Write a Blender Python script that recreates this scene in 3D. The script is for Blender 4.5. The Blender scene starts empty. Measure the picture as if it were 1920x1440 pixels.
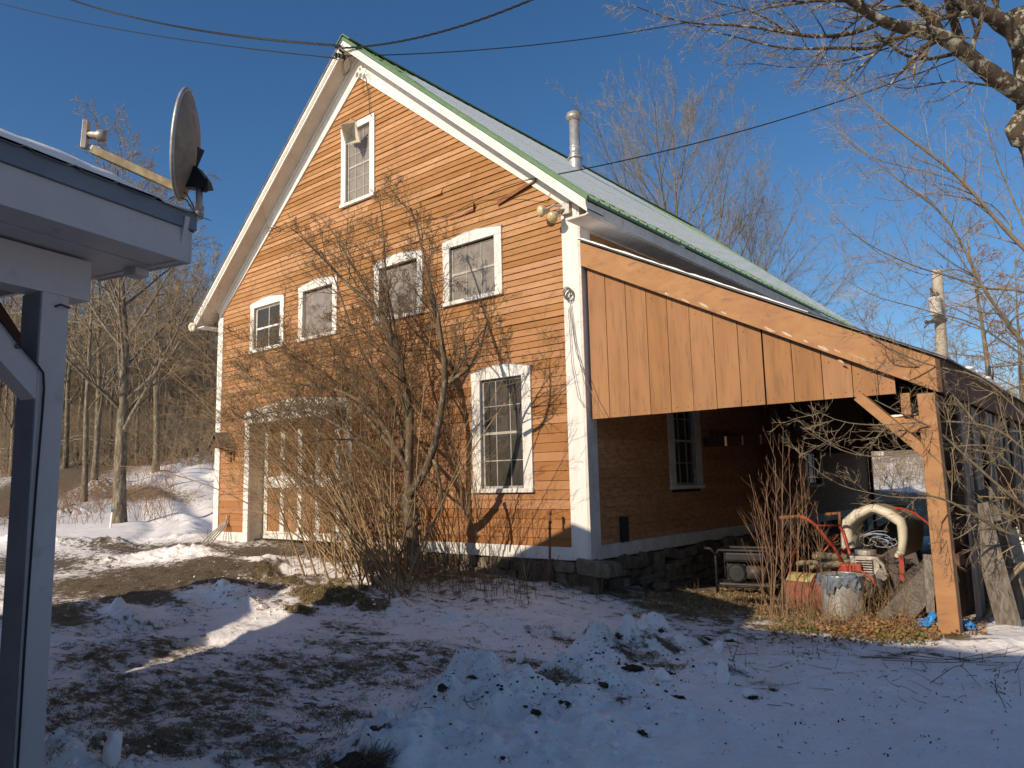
import bpy, bmesh, math, random
import numpy as np
from mathutils import Vector, Matrix
R = math.radians
S = bpy.context.scene
COL = S.collection
# ------------------------------------------------------------------ camera, sky, sun, exposure
CAM = np.array([5.0994, -7.5540, 0.9305]); FPX = 1403.9
_yaw, _pit, _rol = -0.6909, 0.1306, -0.0230
def _basis():
    cy, sy, cp, sp = math.cos(_yaw), math.sin(_yaw), math.cos(_pit), math.sin(_pit)
    f = np.array([sy*cp, cy*cp, sp]); r = np.array([cy, -sy, 0.]); u = np.cross(r, f)
    cr, sr = math.cos(_rol), math.sin(_rol)
    return r*cr+u*sr, -r*sr+u*cr, f
CR, CU, CF = _basis()
cd = bpy.data.cameras.new('camera'); cam = bpy.data.objects.new('camera', cd); COL.objects.link(cam)
cd.sensor_width = 36; cd.lens = FPX/1920*36; cd.clip_end = 2000; cd.clip_start = .05
m = Matrix.Identity(4)
for i in range(3):
    m[i][0], m[i][1], m[i][2], m[i][3] = CR[i], CU[i], -CF[i], CAM[i]
cam.matrix_world = m
S.camera = cam
SUN_AZ, SUN_EL = 6.0, 26.0          # light travels towards +y, turned this many degrees towards +x
wd = bpy.data.worlds.new('World'); S.world = wd; wd.use_nodes = True
nt = wd.node_tree; bg = nt.nodes['Background']
sky = nt.nodes.new('ShaderNodeTexSky'); sky.sky_type = 'NISHITA'; sky.sun_disc = False
sky.sun_elevation = R(SUN_EL); sky.sun_rotation = R(180+SUN_AZ)
sky.air_density = 1.0; sky.dust_density = 1.0; sky.ozone_density = 4.0; sky.altitude = 300
hs = nt.nodes.new('ShaderNodeHueSaturation'); hs.inputs['Saturation'].default_value = 1.17
nt.links.new(sky.outputs[0], hs.inputs['Color']); nt.links.new(hs.outputs[0], bg.inputs[0]); bg.inputs[1].default_value = .113
sl = bpy.data.lights.new('sun', 'SUN'); sun = bpy.data.objects.new('sun', sl); COL.objects.link(sun)
sl.energy = 4.7; sl.angle = R(.5); sl.color = (1, .86, .68)
_d = Vector((math.sin(R(SUN_AZ))*math.cos(R(SUN_EL)), math.cos(R(SUN_AZ))*math.cos(R(SUN_EL)), -math.sin(R(SUN_EL))))
sun.rotation_euler = _d.to_track_quat('-Z', 'Y').to_euler()
S.view_settings.view_transform = 'Standard'; S.view_settings.look = 'None'
S.view_settings.exposure = 0.0; S.view_settings.gamma = 1
S.render.engine = 'CYCLES'
random.seed(7); RNG = np.random.default_rng(7)

# ------------------------------------------------------------------ helpers
def ray(x, y): return CF+(x-960)/FPX*CR-(y-720)/FPX*CU
def P(x, y, D): return CAM+ray(x, y)*D                     # a point D metres in front of the camera
def PY(x, y, Y): d = ray(x, y); return CAM+d*(Y-CAM[1])/d[1]
def PX(x, y, X): d = ray(x, y); return CAM+d*(X-CAM[0])/d[0]
def PZ(x, y, Z): d = ray(x, y); return CAM+d*(Z-CAM[2])/d[2]

class MB:
    def __init__(s): s.v = []; s.f = []; s.n = 0; s.a = []
    def add(s, V, F, a=0.5):
        V = np.asarray(V, float).reshape(-1, 3); s.v.append(V); s.f += [tuple(i+s.n for i in f) for f in F]; s.n += len(V)
        s.a += [a]*len(V); return s
    def box(s, lo, hi, a=0.5):
        x0, y0, z0 = lo; x1, y1, z1 = hi
        return s.add([(x0,y0,z0),(x1,y0,z0),(x1,y1,z0),(x0,y1,z0),(x0,y0,z1),(x1,y0,z1),(x1,y1,z1),(x0,y1,z1)],
            [(3,2,1,0),(4,5,6,7),(0,1,5,4),(1,2,6,5),(2,3,7,6),(3,0,4,7)], a)
    def prism(s, pts, vec, a=0.5):          # polygon (3-D points, any plane) swept along vec
        p = np.asarray(pts, float); q = p+np.asarray(vec, float); n = len(p)
        return s.add(np.vstack([p, q]), [tuple(range(n))[::-1], tuple(range(n, 2*n))]+[(i, (i+1) % n, n+(i+1) % n, n+i) for i in range(n)], a)
    def bar(s, p0, p1, w, h, up=(0,0,1), a=0.5, w1=None, h1=None):
        p0, p1 = np.asarray(p0, float), np.asarray(p1, float); t = p1-p0; t = t/np.linalg.norm(t)
        sd = np.cross(t, up); sd /= np.linalg.norm(sd); u = np.cross(sd, t)
        w1 = w if w1 is None else w1; h1 = h if h1 is None else h1
        V = []
        for p, ww, hh in ((p0, w, h), (p1, w1, h1)):
            for i, j in ((-1,-1),(1,-1),(1,1),(-1,1)): V.append(p+sd*ww/2*i+u*hh/2*j)
        return s.add(V, [(0,1,2,3),(7,6,5,4),(4,5,1,0),(5,6,2,1),(6,7,3,2),(7,4,0,3)], a)
    def tube(s, pts, r, k=8, a=0.5, caps=True):
        p = np.asarray(pts, float); n = len(p)
        rr = np.full(n, r) if np.isscalar(r) else np.asarray(r, float)
        t = np.gradient(p, axis=0); t /= np.linalg.norm(t, axis=1)[:, None]+1e-12
        ref = np.array([0,0,1.]) if abs(t[0][2]) < .9 else np.array([1.,0,0])
        u = np.cross(t[0], ref); u /= np.linalg.norm(u); V = []
        for i in range(n):
            u = u-t[i]*(u@t[i]); u /= np.linalg.norm(u); w = np.cross(t[i], u)
            for j in range(k):
                an = 2*math.pi*j/k; V.append(p[i]+rr[i]*(math.cos(an)*u+math.sin(an)*w))
        F = [(i*k+j, i*k+(j+1) % k, (i+1)*k+(j+1) % k, (i+1)*k+j) for i in range(n-1) for j in range(k)]
        if caps: F += [tuple(range(k))[::-1], tuple(range((n-1)*k, n*k))]
        return s.add(V, F, a)
    def lathe(s, prof, c=(0,0,0), ax=(0,0,1), k=20, a=0.5):      # profile of (radius, height)
        ax = np.asarray(ax, float); ax /= np.linalg.norm(ax)
        ref = np.array([1.,0,0]) if abs(ax[0]) < .9 else np.array([0,1.,0]); u = np.cross(ax, ref); u /= np.linalg.norm(u); w = np.cross(ax, u)
        V = [np.asarray(c, float)+ax*h+r*(math.cos(2*math.pi*j/k)*u+math.sin(2*math.pi*j/k)*w) for r, h in prof for j in range(k)]
        n = len(prof)
        return s.add(V, [(i*k+j, i*k+(j+1) % k, (i+1)*k+(j+1) % k, (i+1)*k+j) for i in range(n-1) for j in range(k)], a)
    def blob(s, c, r, seed=0, amp=.25, k=10, a=0.5, flat=1.0):
        rg = np.random.default_rng(seed); r = np.array(r)*np.ones(3); V = []
        ph = rg.uniform(0, 6.28, 6); n1, n2 = k, 2*k
        for i in range(n1+1):
            th = math.pi*i/n1
            for j in range(n2):
                f = 2*math.pi*j/n2
                d = 1+amp*(.5*math.sin(2*f+ph[0]+2*th)+.35*math.sin(3*f-ph[1]+4*th+ph[2])+.3*math.sin(5*th+ph[3]+f)+.22*math.sin(7*f+ph[4]+5*th))*math.sin(th)**.5
                V.append(np.array(c)+r*d*np.array([math.sin(th)*math.cos(f), math.sin(th)*math.sin(f), flat*math.cos(th)]))
        F = [(i*n2+j, (i+1)*n2+j, (i+1)*n2+(j+1) % n2, i*n2+(j+1) % n2) for i in range(n1) for j in range(n2)]
        return s.add(V, F, a)
    def build(s, name, mat, parent=None, smooth=False, bev=0):
        me = bpy.data.meshes.new(name); V = np.vstack(s.v)
        me.from_pydata(V.tolist(), [], s.f); me.update()
        at = me.attributes.new('tint', 'FLOAT', 'POINT'); at.data.foreach_set('value', np.array(s.a, dtype=np.float32))
        o = bpy.data.objects.new(name, me); COL.objects.link(o); me.materials.append(mat)
        bm = bmesh.new(); bm.from_mesh(me); bmesh.ops.recalc_face_normals(bm, faces=bm.faces); bm.to_mesh(me); bm.free()
        if smooth: me.polygons.foreach_set('use_smooth', [True]*len(me.polygons))
        if bev:
            b = o.modifiers.new('bevel', 'BEVEL'); b.width = bev; b.segments = 2; b.limit_method = 'ANGLE'
        if parent is not None:
            o.parent = parent; o.matrix_parent_inverse = Matrix.Translation(-parent.matrix_basis.translation) if parent.type == 'EMPTY' else Matrix.Identity(4)
        return o
def tag(o, label=None, cat=None, group=None, kind=None):
    if label: o['label'] = label
    if cat: o['category'] = cat
    if group: o['group'] = group
    if kind: o['kind'] = kind
    return o
def thing(name, label, cat, loc=(0,0,0), group=None):
    o = bpy.data.objects.new(name, None); COL.objects.link(o); o.empty_display_size = .2
    o.location = loc; o.matrix_basis = Matrix.Translation(Vector(loc)); return tag(o, label, cat, group)

def _h(ix, iy, s):
    n = (ix.astype(np.int64)*374761393+iy.astype(np.int64)*668265263+s*982451653) & 0xffffffff
    n = ((n ^ (n >> 13))*1274126177) & 0xffffffff
    return ((n ^ (n >> 16)) & 0xffff)/65535.*2-1
def vnoise(x, y, s=0):
    x = np.asarray(x, float); y = np.asarray(y, float)
    ix = np.floor(x); iy = np.floor(y); fx = x-ix; fy = y-iy; u = fx*fx*fx*(fx*(fx*6-15)+10); v = fy*fy*fy*(fy*(fy*6-15)+10)
    a = _h(ix, iy, s); b = _h(ix+1, iy, s); c = _h(ix, iy+1, s); d = _h(ix+1, iy+1, s)
    return (a*(1-u)+b*u)*(1-v)+(c*(1-u)+d*u)*v
def fbm(x, y, o=4, s=0, g=.5):
    t = 0; am = 1; q = 0
    for i in range(o):
        t = t+am*vnoise(x*2**i+i*17.3, y*2**i-i*9.1, s+i); q += am; am *= g
    return t/q

# ------------------------------------------------------------------ materials
def mat(name, base, rough=.8, c2=None, scale=4., stretch=(1,1,1), c3=None, s3=30., w3=.3, bump=0., bs=30., bd=.01, tint=0., metal=0., spec=.3, lo=.35, hi=.65, lo3=.45, hi3=.6, det=6, bstretch=None, zg=None):
    m = bpy.data.materials.new(name); m.use_nodes = True; n = m.node_tree.nodes; L = m.node_tree.links
    b = n['Principled BSDF']; b.inputs['Roughness'].default_value = rough; b.inputs['Metallic'].default_value = metal; b.inputs['Specular IOR Level'].default_value = spec
    tc = n.new('ShaderNodeTexCoord')
    def mp(st):
        q = n.new('ShaderNodeMapping'); q.inputs['Scale'].default_value = st; L.new(tc.outputs['Object'], q.inputs[0]); return q
    def noise(st, sc, d=det):
        q = mp(st); t = n.new('ShaderNodeTexNoise'); t.inputs['Scale'].default_value = sc; t.inputs['Detail'].default_value = d; t.inputs['Roughness'].default_value = .62; L.new(q.outputs[0], t.inputs[0]); return t.outputs[0]
    def mr(sock, a, c, o0=0., o1=1.):
        q = n.new('ShaderNodeMapRange'); q.inputs[1].default_value = a; q.inputs[2].default_value = c; q.inputs[3].default_value = o0; q.inputs[4].default_value = o1; L.new(sock, q.inputs[0]); return q.outputs[0]
    def mix(f, A, B):
        q = n.new('ShaderNodeMix'); q.data_type = 'RGBA'
        if isinstance(f, float): q.inputs[0].default_value = f
        else: L.new(f, q.inputs[0])
        for k, z in ((6, A), (7, B)):
            if isinstance(z, tuple): q.inputs[k].default_value = z+(1,)
            else: L.new(z, q.inputs[k])
        return q.outputs[2]
    c = tuple(base)
    if c2: c = mix(mr(noise(stretch, scale), lo, hi), tuple(base), tuple(c2))
    if c3: c = mix(mr(noise(stretch, s3), lo3, hi3, 0, w3), c, tuple(c3))
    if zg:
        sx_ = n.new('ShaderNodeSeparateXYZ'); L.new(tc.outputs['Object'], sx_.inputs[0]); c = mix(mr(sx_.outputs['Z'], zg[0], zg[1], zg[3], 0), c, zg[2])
    if tint:
        a = n.new('ShaderNodeAttribute'); a.attribute_name = 'tint'
        h = n.new('ShaderNodeHueSaturation'); L.new(mr(a.outputs['Fac'], 0, 1, 1-tint, 1+tint), h.inputs['Value'])
        L.new(mr(a.outputs['Fac'], 0, 1, 1+tint*.4, 1-tint*.4), h.inputs['Saturation'])
        if isinstance(c, tuple): h.inputs['Color'].default_value = c+(1,)
        else: L.new(c, h.inputs['Color'])
        c = h.outputs[0]
    if isinstance(c, tuple): b.inputs['Base Color'].default_value = c+(1,)
    else: L.new(c, b.inputs['Base Color'])
    if bump:
        q = n.new('ShaderNodeBump'); q.inputs['Strength'].default_value = bump; q.inputs['Distance'].default_value = bd
        L.new(noise(bstretch or stretch, bs), q.inputs['Height']); L.new(q.outputs[0], b.inputs['Normal'])
    m['_c'] = 1
    return m
M = {}
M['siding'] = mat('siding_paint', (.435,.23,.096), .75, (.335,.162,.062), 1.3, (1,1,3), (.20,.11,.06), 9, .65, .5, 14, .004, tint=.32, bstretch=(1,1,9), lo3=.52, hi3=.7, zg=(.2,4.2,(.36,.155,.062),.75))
M['siding_side'] = mat('siding_paint_lifted', (.54,.26,.115), .8, (.46,.21,.09), 1.3, (1,1,3), (.2,.09,.05), 8, .5, .4, 14, .004, tint=.15, bstretch=(1,1,9))  # front siding paint again, base lightened against the lean-to's shade
M['white'] = mat('white_trim_paint', (.78,.75,.69), .6, (.70,.66,.59), 3, (2,2,.35), (.45,.40,.33), 20, .4, .35, 22, .003, lo3=.6, hi3=.7)
M['white_side'] = mat('grayer_white_paint', (.70,.66,.60), .7, (.56,.50,.44), 4, (1,1,1), (.3,.26,.2), 14, .5, .4, 22, .003, lo3=.56, hi3=.7)  # grayer, more mottled copy of the trim white
M['soffit'] = mat('soffit_paint', (.66,.60,.50), .7, (.55,.49,.40), 3, (1,1,1), None, bump=.3, bs=20, bd=.003)
M['beam'] = mat('beam_paint', (.41,.213,.09), .7, (.32,.155,.066), 2.4, (1,1,2.5), (.20,.105,.06), 7, .65, .45, 10, .004, lo3=.55, hi3=.68, tint=.08)
M['plank'] = mat('plank_paint', (.36,.182,.076), .75, (.29,.138,.058), 2, (3.5,1,.4), (.17,.095,.055), 7, .62, .5, 9, .003, tint=.13, lo3=.52, hi3=.68, bstretch=(4,4,.5))
M['dark_wood'] = mat('dark_brown_wood', (.13,.065,.035), .85, (.085,.045,.028), 3, (1,1,1), None, bump=.4, bs=12, bd=.004)
M['gray_wood'] = mat('weathered_gray_wood', (.25,.215,.18), .9, (.15,.125,.10), 3, (6,6,.6), (.08,.06,.045), 8, .7, .7, 9, .006, tint=.3, bstretch=(6,6,.5))
M['green'] = mat('green_metal_roof', (.095,.175,.085), .5, (.13,.21,.11), 2, (1,1,1), (.05,.14,.05), 12, .4, metal=.15, spec=.5)
M['snow'] = mat('snow', (.93,.87,.81), .75, (.86,.80,.76), 6, (1,1,1), None, bump=.4, bs=30, bd=.01)
M['metal'] = mat('galvanised_metal', (.60,.59,.57), .36, (.46,.45,.43), 6, (1,1,1), (.28,.26,.22), 14, .4, .3, 5, .01, metal=.55)
M['dullmetal'] = mat('dull_zinc', (.50,.47,.42), .5, (.35,.32,.29), 7, (1,1,1), (.2,.13,.09), 18, .4, .4, 9, .008, metal=.55)
M['black'] = mat('black_paint', (.012,.012,.014), .55, (.025,.024,.024), 8, spec=.3)
M['darksteel'] = mat('dark_steel', (.06,.06,.065), .5, (.13,.10,.08), 14, metal=.4)
M['red'] = mat('red_enamel', (.44,.04,.022), .45, (.33,.05,.03), 6, (1,1,1), (.17,.06,.035), 18, .5, spec=.4)
M['redrust'] = mat('faded_red_rust', (.34,.075,.04), .75, (.22,.085,.05), 5, (1,1,1), (.12,.06,.035), 12, .8)
M['cream'] = mat('cream_plastic', (.72,.66,.53), .5, (.60,.53,.41), 4, (1,1,1), (.4,.34,.25), 14, .25, .2, 10, .005)
M['rust'] = mat('rust', (.17,.07,.035), .85, (.26,.11,.05), 12)
M['porch'] = mat('gray_white_porch_paint', (.54,.48,.45), .6, (.47,.42,.39), 2, (1,1,1), (.24,.23,.22), 7, .45, .35, 16, .003, lo3=.6, hi3=.75)
M['porch_dark'] = mat('dark_porch_tone', (.20,.21,.235), .65, (.16,.165,.185), 3, (1,1,1), None, bump=.2, bs=16, bd=.003)  # darker porch tone; on the post's rear face it paints in shade
M['steelroof'] = mat('gray_steel_roofing', (.24,.23,.22), .45, (.11,.11,.11), 5, metal=.5)
M['stone'] = mat('field_stone', (.15,.115,.078), .9, (.075,.06,.045), 4, (1,1,1), (.25,.20,.13), 9, .5, .8, 10, .02, tint=.4)
M['bark'] = mat('gray_brown_bark', (.185,.145,.10), .95, (.10,.076,.052), 9, (1,1,.3), (.36,.33,.25), 14, .6, .9, 22, .02, bstretch=(1,1,.25), lo3=.5, hi3=.62)
M['lichen'] = mat('dark_bark_with_lichen', (.095,.067,.043), .95, (.055,.04,.03), 6, (1,1,1), (.42,.40,.30), 7, .85, 1., 18, .02, lo3=.54, hi3=.6)
M['twig'] = mat('light_brown_twig', (.36,.275,.17), .9, (.22,.165,.10), 5)
M['goldtwig'] = mat('golden_gray_twig', (.27,.24,.19), .95, (.20,.17,.12), 3)
M['bushbark'] = mat('bush_bark', (.17,.12,.07), .95, (.085,.06,.038), 12, (1,1,.5), (.33,.29,.22), 20, .6, 1., 40, .012, lo3=.55, hi3=.62)
M['arch'] = mat('tan_shrub_stem', (.40,.27,.14), .9, (.18,.115,.06), 6)
M['bushtwig'] = mat('bush_twig', (.27,.175,.09), .9, (.12,.078,.045), 6)
M['redtwig'] = mat('reddish_twig', (.33,.20,.11), .8, (.24,.12,.07), 9)
M['stalk'] = mat('dead_stalk', (.25,.165,.09), .9, (.12,.08,.048), 9)
M['fartwig'] = mat('far_twig', (.36,.28,.18), .95, (.22,.165,.105), .6)
M['leaf'] = mat('dead_leaf', (.32,.155,.06), .85, (.22,.12,.05), 9, tint=.35)
M['grass'] = mat('dead_grass', (.38,.28,.14), .9, (.22,.16,.075), 6, tint=.4)
M['greenleaf'] = mat('moss_and_green_leaf', (.13,.17,.04), .8, (.09,.12,.03), 9, tint=.3)
M['blue'] = mat('blue_tarp', (.03,.20,.55), .45, (.05,.28,.62), 9)
M['wire'] = mat('black_cable', (.02,.02,.022), .6)
M['rope'] = mat('gray_rope', (.22,.20,.17), .9, (.12,.11,.09), 30)
M['denim'] = mat('blue_gray_cloth', (.10,.13,.17), .95, (.17,.20,.24), 12, bump=.6, bs=30, bd=.01)
M['pvc'] = mat('yellowed_pipe', (.42,.37,.24), .6, (.30,.25,.16), 8)
M['room'] = mat('dark_interior', (.035,.028,.022), .95, (.06,.045,.03), 2)
M['film'] = mat('cloudy_window_film', (.25,.215,.18), .38, (.19,.16,.135), 2.5, (1,1,1), (.32,.29,.25), 7, .35, .15, 3, .01, spec=.5)
M['muntin'] = mat('pale_gray_muntin', (.46,.43,.38), .7, (.32,.29,.25), 12)
M['bulb'] = mat('amber_glass_lamp', (.55,.40,.18), .15, (.68,.55,.30), 5, spec=.6)
M['birch'] = mat('pole_wood', (.46,.41,.33), .9, (.33,.28,.22), 3, (1,1,.4))
M['soil'] = mat('dark_soil', (.055,.04,.028), .97, (.10,.075,.045), 9, (1,1,1), (.02,.015,.012), 20, .6, 1., 25, .03)
def glass_mat():
    m = bpy.data.materials.new('old_window_glass'); m.use_nodes = True; n = m.node_tree.nodes; L = m.node_tree.links
    b = n['Principled BSDF']; b.inputs['Base Color'].default_value = (.10,.09,.075,1); b.inputs['Roughness'].default_value = .08; b.inputs['Specular IOR Level'].default_value = .5
    t = n.new('ShaderNodeBsdfTransparent'); x = n.new('ShaderNodeMixShader'); x.inputs[0].default_value = .55
    tc = n.new('ShaderNodeTexCoord'); no = n.new('ShaderNodeTexNoise'); no.inputs['Scale'].default_value = 2.2; bp = n.new('ShaderNodeBump'); bp.inputs['Strength'].default_value = .25; bp.inputs['Distance'].default_value = .02
    L.new(tc.outputs['Object'], no.inputs[0]); L.new(no.outputs[0], bp.inputs['Height']); L.new(bp.outputs[0], b.inputs['Normal'])
    L.new(t.outputs[0], x.inputs[1]); L.new(b.outputs[0], x.inputs[2]); L.new(x.outputs[0], n['Material Output'].inputs[0]); return m
M['glass'] = glass_mat()
# ------------------------------------------------------------------ ground
CPT = [(-8.6,-.3,-.04),(-7,-.3,-.05),(-4.6,-.4,-.08),(-2.8,-.5,-.2),(-1,-.4,-.27),(.1,-.3,-.36),(.3,1,-.46),(.3,3.3,-.68),(1,5,-.75),(1,8,-.7),(1.5,12,-.6),(3.7,-.05,-.46),(3.4,3,-.6),(3.7,6,-.5),
 (5.5,0,-.42),(7,2,-.3),(8,-1,-.4),(5.1,-7.5,-.70),(2.5,-7.5,-.70),(0,-5.8,-.64),(2,-4,-.58),(4.4,-2.7,-.55),(2,-1.5,-.56),(-3,-3,-.45),(-5,-3,-.33),(-4,-1.5,-.3),(-1.2,-1.6,-.47),
 (-12,0,-.1),(-8,-4,-.42),(-12,-6,-.6),(-18.1,2.2,.02),(-10.7,-2,-.38),(-8.1,-1.3,-.25),(-18.1,-.4,-.15),(-11.2,1.4,-.06),(-11,6,.1),(-30.1,2.7,.22),(-34.7,5.3,1.0),(-28.7,8.9,1.4),(-40.8,17,2.61),(-38.8,8.3,2.1),
 (-4,6,-.2),(-3,14,-.5),(-1.2,20,-.5),(-3,28,.3),(-4.8,36,1.8),(12,14,-.3),(14,-10,-.8),(0,-20,-.9),(-20,-15,-1.0),(-45,-10,-.5),(-70,10,3),(-60,35,6),(-30,40,4),(-15,60,3),(12,60,1.5),(40,40,-1),(40,-30,-2),(-40,-45,-3),
 (-130,30,9),(-100,110,17),(-30,160,12),(60,160,5),(130,60,0),(130,-80,-4),(-60,-130,-8),(-150,-60,-2)]
_c = np.array(CPT)
def _k(r): return r**1.5
def _solve():
    n = len(_c); D = np.hypot(_c[:,None,0]-_c[None,:,0], _c[:,None,1]-_c[None,:,1])
    A = np.zeros((n+3, n+3)); A[:n,:n] = _k(D)-np.eye(n)*0; A[:n,n] = 1; A[:n,n+1:] = _c[:,:2]; A[n,:n] = 1; A[n+1:,:n] = _c[:,:2].T
    return np.linalg.solve(A, np.r_[_c[:,2], 0, 0, 0])
_w = _solve()
def Hbase(x, y):
    x = np.asarray(x, float); y = np.asarray(y, float); sh = x.shape; x = x.ravel(); y = y.ravel(); t = _w[-3]+_w[-2]*x+_w[-1]*y
    for i in range(len(_c)): t = t+_w[i]*_k(np.hypot(x-_c[i,0], y-_c[i,1]))
    return t.reshape(sh)
def G(px, py):                      # ground point seen at a pixel of the photo
    z = -.5
    for _ in range(30):
        p = PZ(px, py, z); z = .5*z+.5*float(Hbase(p[0], p[1]))
    return PZ(px, py, z)
# bumps: (pixel x, pixel y, radius x, radius y, height, snow?)   snow +, soil -
BUMPS = []
def bump(px, py, rx, ry, h, bare=0., rot=0.):
    g = G(px, py); BUMPS.append((g[0], g[1], rx, ry, h, bare, rot))
# foreground snow pile
for q in [(760,1400,.35,.22,.14),(860,1340,.3,.2,.16),(905,1290,.22,.16,.17),(1000,1330,.45,.3,.12),(1080,1280,.35,.2,.12),(1180,1215,.28,.16,.14),(1235,1195,.2,.13,.16),(1120,1235,.22,.14,.13),(1290,1215,.25,.14,.08),(1330,1260,.2,.14,.08),
          (700,1440,.3,.2,.12),(1160,1300,.3,.2,.06),(1250,1350,.5,.3,.05),(950,1420,.5,.25,.08),(1090,1390,.5,.25,.06)]: bump(*q)
BUMPS[:] = [b[:4]+(b[4]*1.35,)+b[5:] for b in BUMPS]
for q in [(150,1425,.22,.14,.16),(100,1440,.2,.15,.12),(260,1430,.1,.08,.06)]: bump(*q)
for q in [(430,1120,.5,.22,.13),(340,1125,.3,.15,.06),(240,1160,.35,.18,.10),(220,1145,.12,.08,.08),(470,1140,.2,.14,.05),(545,1150,.16,.1,.05),(900,1165,.8,.2,.06),(760,1140,.6,.2,.05)]: bump(*q)
# brown grassy soil mounds in front of the bush
for q in [(640,1125,.40,.24,.085,1.7),(585,1118,.38,.24,.08,1.7),(700,1140,.25,.18,.035,1.4),(540,1095,.35,.2,.08,1.5),(490,1080,.45,.2,.06,1.3),(560,1150,.25,.15,.03,1.1),(450,1075,.5,.2,.03,1.0),(330,1140,.3,.12,.04,.9),(590,1135,.3,.12,.02,1.2)]: bump(*q)
# snow berms by the drive
for q in [(300,1048,.9,.25,.10),(345,1040,.6,.22,.08),(225,1053,.9,.2,.06),(170,1058,.6,.2,.05),(385,1040,.5,.2,.05),(290,1012,1.5,.25,.05),(350,1010,.7,.2,.03),(200,1018,1.4,.3,.08),(60,1015,2,.4,.15),(505,1060,.35,.22,.10)]: bump(*q)
for q in [(145,950,1.6,.9,.5,.3),(185,955,1.,.8,.45,.4),(120,965,1.,.6,.3,.8)]: bump(*q)
PATCH = []    # bare ground patches: (x, y, rx, ry, weight, rot)
def patch(px, py, rx, ry, w=1., rot=0.): g = G(px, py); PATCH.append((g[0], g[1], rx*1.25, ry*1.25, w*1.1, rot))
PW = 1.14
for q in [(330,1080,2.3,.7,1.08),(200,1095,1.8,.8,1.0),(430,1060,1.7,.5,1.08),(250,1110,1.2,.6,1.0),(130,1150,1.0,.6,.85),(270,1160,.8,.4,.75),(500,1035,1.5,.45,1.1),(600,1025,1.0,.3,.9),(250,1028,3.2,.5,.8),(350,1025,2.5,.4,.8),(120,1100,1.2,.6,.85),(60,1060,2.5,.8,.9),
          (350,1300,1.1,.7,.60),(600,1260,1.1,.55,.57),(850,1225,.8,.3,.56),(190,1230,.8,.45,.60),(500,1390,.7,.35,.57),(250,1330,.6,.4,.62),(1000,1290,.4,.15,.55),(1150,1225,.5,.15,.6),(1060,1200,.6,.15,.5),
          (300,1215,.9,.5,.62),(200,1300,.8,.6,.60),(420,1290,.9,.55,.62),(520,1250,.8,.5,.58),(300,1390,.35,.35,.8),(420,1360,.5,.3,.64),(640,1210,.9,.35,.55),(740,1240,.7,.3,.60),(600,1330,.6,.25,.52),(850,1250,.5,.2,.64),(1000,1245,.35,.12,.75),(900,1220,.5,.15,.6),(660,1180,.6,.2,.6),(120,1350,.4,.3,.55),
          (1180,1240,.3,.1,.72),(1250,1225,.25,.1,.68),(1100,1270,.2,.1,.66),(700,1425,.12,.08,.8),(1180,1330,.12,.2,.6),(1380,1270,.15,.08,.6),(1450,1290,.15,.1,.55),(1330,1220,.15,.08,.6),
          (1350,1120,.8,1.1,1.6),(1180,1115,.7,.35,.95),(1250,1140,.6,.25,.9),(1500,1130,.8,.9,1.7),(1650,1150,.6,.7,1.7),(1600,1185,.7,.16,1.3),(1480,1180,.4,.13,1.1),(1700,1192,.4,.12,1.2),(1780,1195,.2,.12,.9),(860,1075,1.3,.18,.9),
          (1650,1232,.25,.06,.62),(1780,1235,.4,.06,.68)]: patch(*q)
# bare ground under the lean-to and where other things stand
SNOWP = []
for q in [(430,1112,.62,.24),(380,1120,.5,.2),(250,1152,.6,.22),(500,1046,.45,.2),(630,1066,.8,.2),(560,1072,.3,.12),(700,1080,.6,.2),(300,1048,.8,.25),(345,1040,.5,.2),(385,1040,.4,.15),(470,1150,.3,.12),(475,1165,.5,.12)]:
    g = G(q[0], q[1]); SNOWP.append((g[0], g[1], q[2], q[3], 1.3, 0))
PATCH += [(1.9,5.,2.1,4.6,2.2,0),(1.9,2.6,1.7,1.6,2.,0),(-4,5,4.6,6,2,0)]
def _g(x, y, b): 
    dx = (x-b[0]); dy = (y-b[1]); c, s = math.cos(b[5] if len(b)==6 else b[6]), math.sin(b[5] if len(b)==6 else b[6])
    u = (dx*c+dy*s)/b[2]; v = (-dx*s+dy*c)/b[3]; return np.exp(-(u*u+v*v)**1.0)
def road(x, y):                     # gravel road on the far left, running away to the left, as 0..1
    tr = [(-24,-3),(-30.1,2.2),(-34.7,5.3),(-38.8,8.6),(-47,15),(-62,30)]; dd = np.full_like(np.asarray(x, float), 1e9)
    for (ax_, ay_), (bx_, by_) in zip(tr, tr[1:]):
        ux, uy = bx_-ax_, by_-ay_; q_ = np.clip(((x-ax_)*ux+(y-ay_)*uy)/(ux*ux+uy*uy), 0, 1); dd = np.minimum(dd, np.hypot(x-ax_-q_*ux, y-ay_-q_*uy))
    return np.clip(1.6-dd/1.9, 0, 1)
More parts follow.
